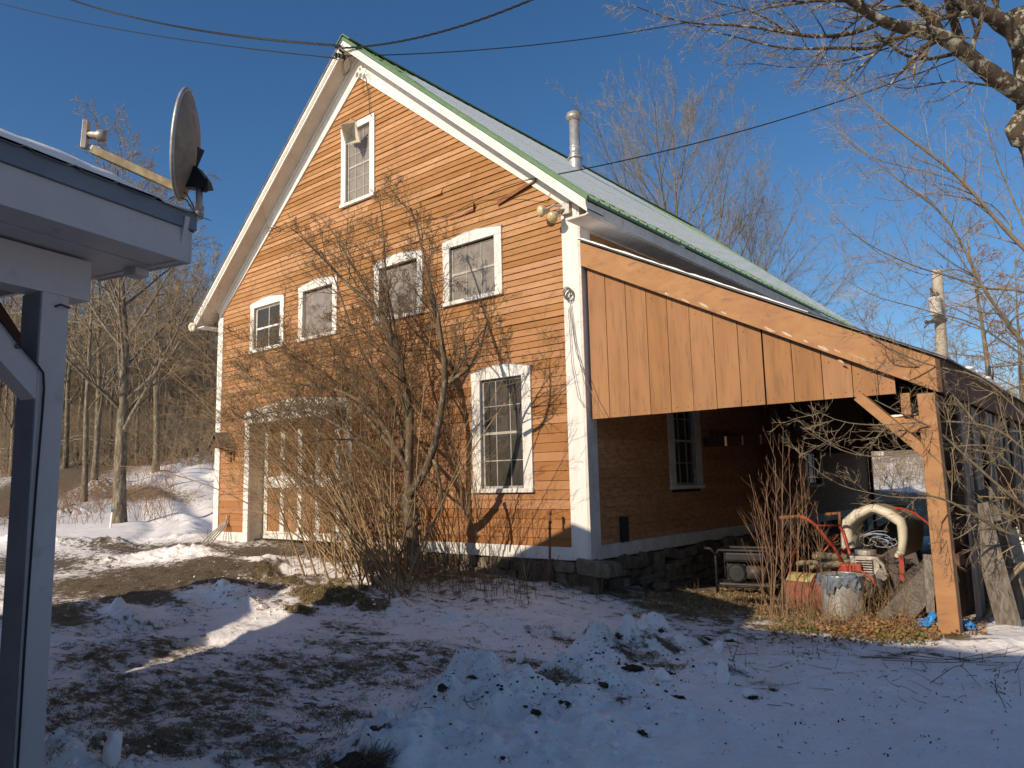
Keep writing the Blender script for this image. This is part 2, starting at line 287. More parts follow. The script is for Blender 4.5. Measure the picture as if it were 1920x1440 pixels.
def Hfull(x, y):
    h = Hbase(x, y); near = 1/(1+((np.hypot(x-2, y+3))/16)**4)
    warpx = .12*fbm(x*1.5, y*1.5, 3, 31); warpy = .12*fbm(x*1.5, y*1.5, 3, 47)
    bz = np.zeros_like(h)
    for b in BUMPS:
        sel = (np.abs(x-b[0]) < 3*b[2]+.5) & (np.abs(y-b[1]) < 3*b[3]+.5)
        if sel.any(): bz[sel] += b[4]*_g(x[sel]+warpx[sel], y[sel]+warpy[sel], b)
    lump = fbm(x*2.2, y*2.2, 5, 5); ridge = 1-np.abs(fbm(x*3.1+9, y*3.1, 4, 61))*2.2
    h = h+bz+near*(.045*lump+.016*fbm(x*8, y*8, 5, 11, .6)-.02*np.clip(fbm(x*3.3, y*3.3, 2, 71)-.35, 0, 1)*3) + (bz > .025)*np.minimum(bz, .15)*(.9*fbm(x*5, y*5, 5, 77, .6)+.55*ridge-.25+.5*fbm(x*12, y*12, 4, 87, .6))
    h = h+(1-near)*.07*fbm(x*.35, y*.35, 4, 21)
    d_ = dpoly(x, y, TRK); d_ = d_+.25*fbm(x*.25, y*.25, 2, 55); h = h-(x < -9.5)*.13*np.exp(-((d_-.8)/.32)**2)+(x < -9.5)*.07*np.exp(-((d_-1.5)/.3)**2)*(1+fbm(x*2, y*2, 3, 51))-(x < -9.5)*.07*np.exp(-((d_-2.4)/.25)**2)
    return h
def dpoly(x, y, tr):
    dd = np.full_like(np.asarray(x, float), 1e9)
    for (ax_, ay_), (bx_, by_) in zip(tr, tr[1:]):
        ux, uy = bx_-ax_, by_-ay_; q_ = np.clip(((x-ax_)*ux+(y-ay_)*uy)/(ux*ux+uy*uy), 0, 1); dd = np.minimum(dd, np.hypot(x-ax_-q_*ux, y-ay_-q_*uy))
    return dd
TRK = [(-9,1.5),(-14,4),(-21,6.8),(-29,9.6),(-41,17.5),(-60,30)]
def bare(x, y):
    t = np.zeros_like(x)
    for b in PATCH:
        sel = (np.abs(x-b[0]) < 3*b[2]+.3) & (np.abs(y-b[1]) < 3*b[3]+.3)
        if sel.any(): t[sel] = np.maximum(t[sel], b[4]*_g(x[sel], y[sel], b))
    for b in BUMPS:
        if b[5]:
            sel = (np.abs(x-b[0]) < 3*b[2]+.3) & (np.abs(y-b[1]) < 3*b[3]+.3)
            if sel.any(): t[sel] = np.maximum(t[sel], b[5]*_g(x[sel], y[sel], b))
    for b in SNOWP:
        sel = (np.abs(x-b[0]) < 3*b[2]+.3) & (np.abs(y-b[1]) < 3*b[3]+.3)
        if sel.any(): t[sel] = t[sel]-b[4]*_g(x[sel], y[sel], b)
    t = np.maximum(t, road(x, y)*1.4)
    far = np.clip((-x-17)/8, 0, 1)
    tr = [(-9,1.5),(-14,4),(-21,6.8),(-29,9.6),(-41,17.5),(-60,30)]; dd = np.full_like(x, 1e9)
    for (ax_, ay_), (bx_, by_) in zip(tr, tr[1:]):
        ux, uy = bx_-ax_, by_-ay_; L2_ = ux*ux+uy*uy; q_ = np.clip(((x-ax_)*ux+(y-ay_)*uy)/L2_, 0, 1); dd = np.minimum(dd, np.hypot(x-ax_-q_*ux, y-ay_-q_*uy))
    trk = np.clip((dd-2.2)/1.2, 0, 1)
    t = np.maximum(t, far*trk*(.66+.25*fbm(x*.3, y*.3, 3, 91)))
    t = np.maximum(t, (y > 13)*(x > -8)*(np.where(y < 27, .9, .42)+.3*fbm(x*.4, y*.4, 3, 19)))  # soil brown laid over the barn's shadow zone to cut its blue
    bank = np.exp(-((x+27)/6)**2-((y-6.4)/1.6)**2); t = np.maximum(t, bank*1.0)
    d_ = dpoly(x, y, TRK); t = np.maximum(t, (x < -10)*.50*np.exp(-((d_-.8)/.28)**2)*(.6+.8*fbm(x*.5, y*.5, 2, 41)))
    return t
def axis(a, b, fine, lo, hi, g=1.06, g2=1.06):
    c = list(np.arange(a, b, fine)); s = fine; v = c[-1]
    while v < hi: s *= g; v += s; c.append(v)
    s = fine; v = a; e = []
    while v > lo: s *= g2; v -= s; e.append(v)
    return np.array(e[::-1]+c)
gx = axis(-6.8, 5.3, .022, -330, 300, 1.03, 1.012); gy = axis(-5.4, 1.8, .022, -250, 330, 1.014, 1.05)
X, Y = np.meshgrid(gx, gy, indexing='xy'); Z = Hfull(X, Y); B = bare(X, Y)
SNOWPT = []
fx = X+0*.01; me = bpy.data.meshes.new('ground')
nx, ny = len(gx), len(gy)
V = np.stack([X, Y, Z], -1).reshape(-1, 3).astype(np.float32)
me.vertices.add(len(V)); me.vertices.foreach_set('co', V.ravel())
ii = (np.arange(ny-1)[:,None]*nx+np.arange(nx-1)[None,:]).ravel()
Q = np.stack([ii, ii+1, ii+nx+1, ii+nx], -1).astype(np.int32)
me.loops.add(Q.size); me.loops.foreach_set('vertex_index', Q.ravel())
me.polygons.add(len(Q)); me.polygons.foreach_set('loop_start', np.arange(0, Q.size, 4, dtype=np.int32)); me.polygons.foreach_set('use_smooth', np.ones(len(Q), bool))
me.update(calc_edges=True)
at = me.attributes.new('bare', 'FLOAT', 'POINT'); at.data.foreach_set('value', B.ravel().astype(np.float32))
at = me.attributes.new('gravel', 'FLOAT', 'POINT')
drive = np.clip(1.5*np.exp(-((Y-(-1.5+(-X-6)*.10))/1.7)**2)*(X < -4.2), 0, 1)
at.data.foreach_set('value', np.maximum(drive, road(X, Y)).ravel().astype(np.float32))
def ground_mat():
    m = bpy.data.materials.new('snow_and_earth'); m.use_nodes = True; n = m.node_tree.nodes; L = m.node_tree.links; b = n['Principled BSDF']
    tc = n.new('ShaderNodeTexCoord')
    def noise(sc, st=(1,1,1), d=8, r=.65):
        q = n.new('ShaderNodeMapping'); q.inputs['Scale'].default_value = st; q.inputs['Rotation'].default_value = (0,0,R(-35)); L.new(tc.outputs['Object'], q.inputs[0])
        t = n.new('ShaderNodeTexNoise'); t.inputs['Scale'].default_value = sc; t.inputs['Detail'].default_value = d; t.inputs['Roughness'].default_value = r; L.new(q.outputs[0], t.inputs[0]); return t.outputs[0]
    def mr(s, a, c, o0=0., o1=1.):
        q = n.new('ShaderNodeMapRange'); q.interpolation_type = 'SMOOTHSTEP'
        for k, v in zip((1,2,3,4), (a,c,o0,o1)): q.inputs[k].default_value = v
        L.new(s, q.inputs[0]); return q.outputs[0]
    def mth(op, a, c):
        q = n.new('ShaderNodeMath'); q.operation = op
        for k, z in ((0,a),(1,c)):
            if isinstance(z, (int, float)): q.inputs[k].default_value = z
            else: L.new(z, q.inputs[k])
        return q.outputs[0]
    def mix(f, A, B_):
        q = n.new('ShaderNodeMix'); q.data_type = 'RGBA'; L.new(f, q.inputs[0])
        for k, z in ((6, A), (7, B_)):
            if isinstance(z, tuple): q.inputs[k].default_value = z+(1,)
            else: L.new(z, q.inputs[k])
        return q.outputs[2]
    a = n.new('ShaderNodeAttribute'); a.attribute_name = 'bare'; gr = n.new('ShaderNodeAttribute'); gr.attribute_name = 'gravel'
    v = mth('ADD', a.outputs['Fac'], mth('MULTIPLY', mth('SUBTRACT', noise(5.0, (1,1.9,1)), .47), 2.2))
    v = mth('ADD', v, mth('MULTIPLY', mth('SUBTRACT', noise(19, (1,1.7,1)), .5), 1.1))
    fac = mr(v, .50, .86)
    fine = noise(60, d=5); 
    soil = mix(mr(noise(7), .35, .65), (.10,.073,.046), (.22,.16,.09))
    soil = mix(mr(fine, .48, .66, 0, .75), soil, (.27,.205,.11))
    soil = mix(mr(noise(3), .55, .7, 0, .45), soil, (.075,.085,.03))
    grav = mix(mr(noise(18), .35, .65), (.17,.125,.08), (.10,.075,.05))
    grav = mix(mr(noise(90, d=3), .55, .7, 0, .6), grav, (.27,.21,.14))
    soil = mix(gr.outputs['Fac'], soil, grav)
    snow = mix(mr(noise(2.5), .3, .7), (.93,.87,.82), (.84,.79,.745))
    snow = mix(mr(noise(38, d=6), .60, .74, 0, .6), snow, (.30,.25,.20))
    dirty = mr(mth('ADD', a.outputs['Fac'], mth('MULTIPLY', mth('SUBTRACT', noise(14), .5), .8)), .15, .8, 0, .55)
    snow = mix(dirty, snow, (.42,.37,.33))
    L.new(mix(fac, snow, soil), b.inputs['Base Color'])
    b.inputs['Specular IOR Level'].default_value = .25
    L.new(mr(fac, 0, 1, .6, .95), b.inputs['Roughness'])
    h = mth('ADD', mth('ADD', mth('MULTIPLY', noise(24), .6), mth('MULTIPLY', noise(80, d=3), .25)), mth('MULTIPLY', mth('MULTIPLY', noise(110, d=4), fac), .9))
    h = mth('SUBTRACT', h, mth('MULTIPLY', fac, .9))
    bp = n.new('ShaderNodeBump'); bp.inputs['Strength'].default_value = .8; bp.inputs['Distance'].default_value = .03; L.new(h, bp.inputs['Height']); L.new(bp.outputs[0], b.inputs['Normal'])
    return m
me.materials.append(ground_mat())
ground = bpy.data.objects.new('ground', me); COL.objects.link(ground); tag(ground, kind='structure')
def Hz(x, y):
    """height of the built ground sheet"""
    i = np.clip(np.searchsorted(gx, x)-1, 0, nx-2); j = np.clip(np.searchsorted(gy, y)-1, 0, ny-2)
    fx = (x-gx[i])/(gx[i+1]-gx[i]); fy = (y-gy[j])/(gy[j+1]-gy[j])
    return (Z[j,i]*(1-fx)+Z[j,i+1]*fx)*(1-fy)+(Z[j+1,i]*(1-fx)+Z[j+1,i+1]*fx)*fy
def Bz(x, y):
    i = np.clip(np.searchsorted(gx, x), 0, nx-1); j = np.clip(np.searchsorted(gy, y), 0, ny-1); return B[j, i]
import bisect
_gx, _gy, _Zl = gx.tolist(), gy.tolist(), Z.tolist()
def hz1(x, y):
    i = min(max(bisect.bisect_left(_gx, x)-1, 0), nx-2); j = min(max(bisect.bisect_left(_gy, y)-1, 0), ny-2)
    fx = (x-_gx[i])/(_gx[i+1]-_gx[i]); fy = (y-_gy[j])/(_gy[j+1]-_gy[j]); a = _Zl[j]; b = _Zl[j+1]
    return (a[i]*(1-fx)+a[i+1]*fx)*(1-fy)+(b[i]*(1-fx)+b[i+1]*fx)*fy
def GF(px, py, D0=2., D1=120.):       # where a pixel's ray meets the built ground
    d = ray(px, py).tolist(); c = CAM.tolist(); t = D0; f = 1.02
    while t < D1:
        if c[2]+d[2]*t < hz1(c[0]+d[0]*t, c[1]+d[1]*t): break
        t *= f
    lo, hi = t/f, t
    for _ in range(9):
        m_ = (lo+hi)/2
        if c[2]+d[2]*m_ < hz1(c[0]+d[0]*m_, c[1]+d[1]*m_): hi = m_
        else: lo = m_
    x, y = c[0]+d[0]*hi, c[1]+d[1]*hi; return np.array([x, y, hz1(x, y)])
# ------------------------------------------------------------------ barn
BW = 8.6; BL = 12.3; RX = -4.3
def zr(x): return 8.28-abs(x-RX)*.854          # top of the roof
def zs(x): return 7.78-abs(x-RX)*.82           # top of the siding
barn = thing('barn', 'tall orange-brown clapboard barn with white trim and green metal roof dusted with snow', 'barn', (RX, 6, -.1))
def clap(name, mt, u0, u1, zlo, rows, mapf, holes, lim=None, seed=3, warp=1., amp=.0):
    rg = np.random.default_rng(seed); mb = MB(); z = zlo
    for e in rows:
        a, b = u0, u1
        if lim:
            r = lim(z+e*.5); a, b = max(a, r[0]), min(b, r[1])
        if b-a < .1: z += e; continue
        iv = [(a, b)]
        for h in holes:
            if z+e > h[2]+.02 and z < h[3]-.02:
                nv = []
                for p, q in iv:
                    if h[0] > p: nv.append((p, min(q, h[0])))
                    if h[1] < q: nv.append((max(p, h[1]), q))
                iv = [w for w in nv if w[1]-w[0] > .03]
        for p, q in iv:
            s = p
            while s < q-.01:
                t = min(q, s+rg.uniform(1.2, 4.2)); t = q if q-t < .5 else t
                n = max(2, int((t-s)/.22)); us = np.linspace(s+.002, t-.002, n+1); tint = rg.uniform(.2, .8)
                wv = warp*.006*(fbm(us*1.1, us*0+z*7, 3, seed)); lift = max(0, rg.normal(0, .0035))*warp
                up = z > 3.6 and rg.random() < .16*warp and t < q-.35 and s > p+.01
                endl = np.zeros(n+1)
                if up: endl = .022*np.clip((us-(t-.8))/.8, 0, 1)**2*(1 if rg.random() < .5 else -.0)+.0
                V = []
                for i, u in enumerate(us):
                    zz = z+wv[i]-endl[i]*.5; o = (.019 if z < 2.5 else .0235)+lift+endl[i]*1.5+.002*wv[i]/.006
                    V += [mapf(u, .0, zz), mapf(u, o, zz), mapf(u, o-.003, zz+.012), mapf(u, .004, z+e+.016+wv[i])]
                F = []
                for i in range(n):
                    for k in range(3): F.append((i*4+k, (i+1)*4+k, (i+1)*4+k+1, i*4+k+1))
                F += [(0,1,2,3), (n*4+3, n*4+2, n*4+1, n*4)]
                mb.add(V, F, tint); s = t
        z += e
    return mb.build(name, mt, barn)
front = lambda u, o, z: (u, -o, z)
side = lambda u, o, z: (o, u, z)
WIN_UP = [(-7.47,-6.38,3.42,4.36),(-5.93,-4.85,3.43,4.40),(-3.90,-2.80,3.44,4.40),(-2.37,-1.25,3.45,4.40)]
ATT = (-4.76,-3.90,5.55,6.96); LOW = (-1.84,-.81,.80,2.42); DOOR = (-7.56,-4.43,-.1,2.33)
holes = [(w[0]+.05, w[1]-.05, w[2]+.04, w[3]-.04) for w in WIN_UP+[ATT, LOW]]+[(DOOR[0]+.1, DOOR[1]-.1, DOOR[2], DOOR[3]-.05)]
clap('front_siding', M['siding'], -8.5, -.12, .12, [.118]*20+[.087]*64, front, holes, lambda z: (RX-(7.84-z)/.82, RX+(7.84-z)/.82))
SW1 = (2.03, 3.04, .78, 2.25); SW2 = (7.55, 8.7, .7, 2.2)
clap('side_siding', M['siding_side'], .12, 12.2, .12, [.12]*35, side, [(SW1[0]+.04, SW1[1]-.04, SW1[2], SW1[3]), (SW2[0]+.04, SW2[1]-.04, SW2[2], SW2[3])], seed=8, warp=.6)
# two sprung, splintered boards on the gable
mb = MB(); mb.prism([(-1.32,-.02,4.79),(-.62,-.02,4.92),(-.60,-.075,4.85),(-1.30,-.05,4.70)], (0,.004,.0)); mb.build('splintered_board', M['rust'], barn); mb = MB(); mb.prism([(-2.25,-.02,4.72),(-1.72,-.02,4.80),(-1.70,-.085,4.86),(-1.74,-.05,4.74)], (0,.004,0))
mb.build('splintered_board', M['rust'], barn)
# wall shells (a closed dark room behind the boards, with the window openings left open)
def panel_holes(mb, u0, u1, z0, z1, holes, mapf, off):
    us = sorted(set([u0, u1]+[h[0] for h in holes]+[h[1] for h in holes])); zz = sorted(set([z0, z1]+[h[2] for h in holes]+[h[3] for h in holes]))
    for i in range(len(us)-1):
        for j in range(len(zz)-1):
            uc, zc = (us[i]+us[i+1])/2, (zz[j]+zz[j+1])/2
            if any(h[0] < uc < h[1] and h[2] < zc < h[3] for h in holes): continue
            mb.add([mapf(us[i], off, zz[j]), mapf(us[i+1], off, zz[j]), mapf(us[i+1], off, zz[j+1]), mapf(us[i], off, zz[j+1])], [(0,1,2,3)])
mb = MB(); panel_holes(mb, -8.58, -.02, -.05, 4.28, [(h[0], h[1], max(h[2], -.04), h[3]) for h in holes if h[3] < 4.6], front, -.012)
az = [-8.58, ATT[0]+.05, ATT[1]-.05, -.02]
mb.add([(-8.58,.012,4.28),(ATT[0]+.05,.012,4.28),(ATT[0]+.05,.012,zs(ATT[0]+.05)+.1)], [(0,1,2)]); mb.add([(-.02,.012,4.28),(ATT[1]-.05,.012,4.28),(ATT[1]-.05,.012,zs(ATT[1]-.05)+.1)], [(0,1,2)])
x0, x1 = ATT[0]+.05, ATT[1]-.05
mb.add([(x0,.012,4.28),(x1,.012,4.28),(x1,.012,5.59),(x0,.012,5.59)], [(0,1,2,3)]); mb.add([(x0,.012,6.92),(x1,.012,6.92),(x1,.012,7.5),(RX,.012,7.9),(x0,.012,7.5)], [(0,1,2,3,4)])
panel_holes(mb, .0, 12.28, -.05, 4.3, [(SW1[0]+.04, SW1[1]-.04, SW1[2]+.02, SW1[3]), (SW2[0]+.04, SW2[1]-.04, SW2[2]+.02, SW2[3])], side, -.012)
mb.add([(-8.6,.0,-.05),(-8.6,12.28,-.05),(-8.6,12.28,4.3),(-8.6,.0,4.3)], [(0,1,2,3)])
mb.add([(-8.6,12.28,-.05),(-.0,12.28,-.05),(0,12.28,4.4),(RX,12.28,7.9),(-8.6,12.28,4.4)], [(0,1,2,3,4)])
mb.add([(-8.5,.1,.02),(-.1,.1,.02),(-.1,12.2,.02),(-8.5,12.2,.02)], [(0,1,2,3)]); mb.add([(-8.5,.1,2.9),(-.1,.1,2.9),(-.1,12.2,2.9),(-8.5,12.2,2.9)], [(0,1,2,3)])
mb.add([(-7.4,.1,5.1),(-1.2,.1,5.1),(-1.2,12.2,5.1),(-7.4,12.2,5.1)], [(0,1,2,3)])
mb.add([(-8.5,1.6,-.0),(-.1,1.6,0),(-.1,1.6,4.3),(RX,1.6,7.7),(-8.5,1.6,4.2)], [(0,1,2,3,4)])
mb.build('inner_wall', M['room'], barn)
# corner boards, base boards
mb = MB(); mb.box((-.245,-.035,-.015), (-.0005,0.0,4.62)); mb.build('corner_board', M['white'], barn, bev=.004)
mb = MB(); mb.box((0,-.035,-.015), (.036,.19,4.40)); mb.build('side_corner_board', M['white_side'], barn, bev=.004)
mb = MB(); mb.box((-8.635,-.035,-.04), (-8.45,.0,4.28)); mb.box((-8.635,.0005,-.08), (-8.602,.18,4.26)); mb.build('corner_board', M['white'], barn, bev=.004)
mb = MB(); mb.box((-8.45,-.030,-.06), (-7.56,.0,.135)); mb.build('base_board', M['white'], barn, bev=.004); mb = MB(); mb.box((-4.43,-.030,-.02), (-.245,.0,.135)); mb.build('base_board', M['white'], barn, bev=.004)
mb = MB(); mb.box((0.0,.19,-.012), (.034,12.25,.155)); mb.build('side_base_board', M['white_side'], barn, bev=.004)
mb = MB(); mb.box((0,.19,4.06), (.034,12.25,4.32)); mb.build('side_frieze', M['white_side'], barn)
# frieze, soffit and fascia of both rakes
def sl_pts(off_top, off_bot, s, x_in, x_out):      # band following the roof on one side, at y=0
    return [(x_in, 0, zr(x_in)-off_top), (x_out, 0, zr(x_out)-off_top), (x_out, 0, zr(x_out)-off_bot), (x_in, 0, zr(x_in)-off_bot)]
for s, xo, xw in ((1, .36, -.0), (-1, -8.96, -8.6)):
    mb = MB(); a = RX
    mb.prism([(a,-.042,zr(a)-.17),(xw,-.042,zr(xw)-.17),(xw,-.042,zs(xw)-.0),(a,-.042,zs(a)-.05)], (0,.04,0)); mb.prism([(a,-.07,zr(a)-.17),(xw,-.07,zr(xw)-.17),(xw,-.07,zr(xw)-.22),(a,-.07,zr(a)-.22)], (0,.027,0))
    mb.build('rake_frieze', M['white'], barn)
    mb = MB(); mb.prism([(a,-.325,zr(a)-.15),(xo,-.325,zr(xo)-.15),(xo,-.325,zr(xo)-.165),(a,-.325,zr(a)-.165)], (0,.34,0)); mb.build('rake_soffit', M['soffit'], barn)
    mb = MB(); mb.prism([(a,-.35,zr(a)-.05),(xo,-.35,zr(xo)-.05),(xo,-.35,zr(xo)-.19),(a,-.35,zr(a)-.19)], (0,.025,0))
    mb.prism([(a,-.372,zr(a)-.045),(xo,-.372,zr(xo)-.045),(xo,-.372,zr(xo)-.105),(a,-.372,zr(a)-.105)], (0,.0215,0)); mb.prism([(a,-.362,zr(a)-.105),(xo,-.362,zr(xo)-.105),(xo,-.362,zr(xo)-.135),(a,-.362,zr(a)-.135)], (0,.0115,0))
    mb.build('rake_fascia', M['white'], barn)
    # eave soffit and fascia
    e = MB(); ze = zr(xo)-.06
    if s > 0: e.box((.335,-.325,ze-.15), (.36,12.3,ze)); e.box((.036,-.325,ze-.16), (.335,12.3,ze-.14))
    else: e.box((-8.96,-.325,ze-.15), (-8.935,12.3,ze)); e.box((-8.935,-.325,ze-.16), (-8.64,12.3,ze-.14))
    e.build('eave_fascia', M['white_side'], barn)
# roof
roof = None
for s, xo in ((1, .39), (-1, -8.99)):
    mb = MB(); mb.prism([(RX,-.385,zr(RX)-.035),(xo,-.385,zr(xo)-.035),(xo,-.385,zr(xo)),(RX,-.385,zr(RX))], (0,12.75,0))
    for y in np.arange(-.36, 12.3, .235):
        mb.bar((RX,y,zr(RX)+.008), (xo,y,zr(xo)+.008), .035, .03)
        mb.bar((RX,y+.115,zr(RX)+.002), (xo,y+.115,zr(xo)+.002), .015, .012)
    r_ = mb.build('roof', M['green'] if s > 0 else M['steelroof'], barn)  # left slope takes a dark steel tone to paint in its shadowed edge
    if s > 0: roof = r_
mb = MB(); mb.bar((RX+.1,-.39,zr(RX)-.02), (RX+.1,12.36,zr(RX)-.02), .24, .02, up=(.65,0,.76)); mb.bar((RX-.1,-.39,zr(RX)-.02), (RX-.1,12.36,zr(RX)-.02), .24, .02, up=(-.65,0,.76)); mb.build('ridge_cap', M['green'], roof)
# patchy snow on the sunny slope
M['dusting'] = mat('patchy_roof_snow', (.95,.94,.92), .8, (.88,.88,.86), 9, (1,1,1), (.45,.52,.42), 30, .5, .5, 40, .01, lo=.42, hi=.62, lo3=.54, hi3=.64)
us = np.linspace(.0, 6.1, 90); ys = np.linspace(-.35, 12.3, 230); V = []; F = []; nrm = np.array([.649,0,.76])
for yv in ys:
    for u in us: x = RX+u*.7604; V.append(np.array([x, yv, zr(x)])+nrm*(.018+.003*abs(math.sin(u*9+yv*4))))
V = np.array(V); yy, uu = np.meshgrid(ys, us, indexing='ij')
keep = (yy > -.12+.45*np.clip(1-uu/2.2, 0, 1)+.10*fbm(uu*2, yy*3, 3, 3)) & (uu < 5.97+.08*fbm(yy*3, uu, 3, 9)) & ((uu > .32+.1*fbm(yy, uu, 2, 7)) & ((yy < 8.0) | (uu > (yy-7.2)*.75+.2*fbm(yy, uu, 3, 17)))) & (uu > .12*np.clip((1.3-yy), 0, 3)*8)
for j in range(len(ys)-1):
    for i in range(len(us)-1):
        if keep[j,i] and keep[j+1,i] and keep[j,i+1]: k = j*len(us)+i; F.append((k, k+1, k+len(us)+1, k+len(us)))
mb = MB(); mb.add(V, F); mb.build('roof_snow', M['dusting'], roof, smooth=True)
# stove pipe
pb = np.array([-2.91, 4.28, zr(-2.91)]); 
mb = MB(); mb.lathe([(.135,-.25),(.135,.14),(.125,.22),(.11,.26),(.118,.27),(.118,.30),(.105,.31),(.105,.42),(.113,.43),(.113,.45),(.105,.46),(.100,1.02),(.0,1.02)], pb, k=24); mb.lathe([(.13,.20),(.16,.19),(.16,.215),(.13,.22)], pb, k=24)
sp = mb.build('stovepipe', M['metal'], barn, smooth=True)
mb = MB(); mb.lathe([(.105,1.0),(.15,1.03),(.165,1.06),(.165,1.10),(.15,1.115),(.15,1.15),(.12,1.17),(0,1.185)], pb, k=24); mb.build('pipe_cap', M['dullmetal'], sp, smooth=True)
# windows
def window(nm, w, mapf, cas, head, cols, rows, kind, par=None, mtrim=None, arch=.06):
    x0, x1, z0, z1 = w; mtrim = mtrim or M['white']; d = .04
    fr = MB(); B = lambda a, b, c, e, lo, hi: fr.prism([mapf(a,lo,c), mapf(b,lo,c), mapf(b,lo,e), mapf(a,lo,e)], np.array(mapf(0,hi,0))-np.array(mapf(0,lo,0)))
    cb = .055
    B(x0, x0+cas, z0+cb, z1-head, .012, d); B(x1-cas, x1, z0+cb, z1-head, .012, d); B(x0-.01, x1+.01, z0, z0+cb, .012, d+.025)
    xm = x0+(x1-x0)*.5
    hp = [mapf(x0-.005,.012,z1-head), mapf(x1+.005,.012,z1-head), mapf(x1+.005,.012,z1), mapf(xm+.12,.012,z1+arch), mapf(xm-.12,.012,z1+arch), mapf(x0-.005,.012,z1-.0)]
    fr.prism(hp, np.array(mapf(0,d+.006,0))-np.array(mapf(0,.012,0)))
    f = fr.build(nm, mtrim, barn, bev=.003)
    if arch:
        c = MB(); a_ = [mapf(x0-.02,.012,z1), mapf(xm-.12,.012,z1+arch), mapf(xm+.12,.012,z1+arch), mapf(x1+.02,.012,z1)]
        for p, q in zip(a_, a_[1:]): p, q = np.array(p)+np.array(mapf(0,.014,.006)), np.array(q)+np.array(mapf(0,.014,.006)); c.bar(p, q, .045, .010)
        c.build('drip_edge', M['dullmetal'], f)
    # reveal
    ix0, ix1, iz0, iz1 = x0+cas, x1-cas, z0+cb, z1-head
    rv = MB(); q = lambda a, b, c, e, lo, hi: rv.prism([mapf(a,lo,c), mapf(b,lo,c), mapf(b,lo,e), mapf(a,lo,e)], np.array(mapf(0,hi,0))-np.array(mapf(0,lo,0)))
    q(ix0-.015, ix0, iz0, iz1, -.08, .015); q(ix1, ix1+.015, iz0, iz1, -.08, .015); q(ix0, ix1, iz1, iz1+.015, -.08, .015); q(ix0, ix1, iz0-.015, iz0, -.08, .015)
    rv.build('window_reveal', M['muntin'] if kind != 'film' else mtrim, f)
    # sash
    sm = {'film': M['muntin'], 'screen': M['muntin'], 'old': M['muntin'], 'glass': mtrim}[kind]
    sa = MB(); g = lambda a, b, c, e, lo=-.045, hi=-.015: sa.prism([mapf(a,lo,c), mapf(b,lo,c), mapf(b,lo,e), mapf(a,lo,e)], np.array(mapf(0,hi,0))-np.array(mapf(0,lo,0)))
    b_ = .032; W_ = ix1-ix0; H_ = iz1-iz0
    if kind == 'film' : b_ = .018
    g(ix0, ix0+b_, iz0, iz1); g(ix1-b_, ix1, iz0, iz1); g(ix0+b_, ix1-b_, iz0, iz0+b_); g(ix0+b_, ix1-b_, iz1-b_, iz1)
    for i in range(1, cols):
        xx = ix0+W_*i/cols; g(xx-.006, xx+.006, iz0+b_, iz1-b_, -.036, -.017)
    for j in range(1, rows):
        zz = iz0+H_*j/rows; t = .017 if (rows % 2 == 0 and j == rows//2 and kind != 'film') else .006; g(ix0+b_, ix1-b_, zz-t, zz+t, -.038, -.014 if t > .01 else -.019)
    if cols*rows > 1 or kind != 'film': sa.build('sash', sm, f)
    pn = MB(); oo = -.026
    pn.add([mapf(ix0,oo,iz0), mapf(ix1,oo,iz0), mapf(ix1,oo,iz1), mapf(ix0,oo,iz1)], [(0,1,2,3)])
    pn.build('pane', M['film'] if kind in ('film', 'screen') else M['glass'], f)
    return f
f1 = window('window', WIN_UP[0], front, .12, .09, 2, 2, 'glass')
window('window', WIN_UP[1], front, .12, .09, 1, 1, 'film'); window('window', WIN_UP[2], front, .12, .09, 1, 1, 'film')
window('window', WIN_UP[3], front, .13, .095, 3, 2, 'screen')
window('attic_window', ATT, front, .12, .11, 3, 6, 'screen', arch=.0)
window('tall_window', LOW, front, .15, .105, 3, 4, 'old', arch=.07)
window('side_window', SW1, side, .16, .13, 3, 4, 'old', mtrim=M['white_side'], arch=0)
window('side_window', SW2, side, .14, .13, 3, 4, 'old', mtrim=M['white_side'], arch=0)
# curtain scraps and clutter seen behind the tall window
mb = MB(); rg = np.random.default_rng(4)
V = []; 
for i in range(13):
    u = -1.72+.38*i/12
    for j in range(8): V.append((u, .14+.02*math.sin(i*1.9)+.01*math.sin(j), 2.34-.12*j-.02*math.sin(i*1.3)*(j == 7)))
mb.add(V, [(i*8+j, (i+1)*8+j, (i+1)*8+j+1, i*8+j+1) for i in range(12) for j in range(7)])
V = [(a-0.0+.42, b, c) for a, b, c in V]; mb.add(V, [(i*8+j, (i+1)*8+j, (i+1)*8+j+1, i*8+j+1) for i in range(12) for j in range(7)])
mb.build('curtain', M['gray_wood'], barn, smooth=True)
# barn door: casing, deep white jamb, boarded leaf with white battens
mb = MB(); x0, x1, z0, z1 = DOOR; z0 = -.05
mb.box((x0,-.045,z0), (x0+.16,-.0,z1-.22)); mb.box((x1-.16,-.045,z0), (x1,-.0,z1-.22))
mb.prism([(x0-.01,-.052,z1-.22),(x1+.01,-.052,z1-.22),(x1+.01,-.052,z1),((x0+x1)/2+.25,-.052,z1+.13),((x0+x1)/2-.25,-.052,z1+.13),(x0-.01,-.052,z1)], (0,.052,0))
dr = mb.build('barn_door', M['white'], barn, bev=.003)
mb = MB(); a, b = x0+.16, x1-.16
mb.box((a-.02,.001,z0), (a,.32,z1-.20)); mb.box((b,.001,z0), (b+.02,.32,z1-.20)); mb.box((a,.001,z1-.22), (b,.32,z1-.20)); mb.build('door_jamb', M['soffit'], dr)
mb = MB(); rg = np.random.default_rng(5); u = a
while u < b-.01:
    w = min(rg.uniform(.16, .22), b-u); mb.box((u+.003,.285,z0+.06), (u+w-.003,.31,z1-.22), rg.uniform(.1,.9)); u += w
mb.build('door_leaf', M['plank'], dr)
mb = MB()
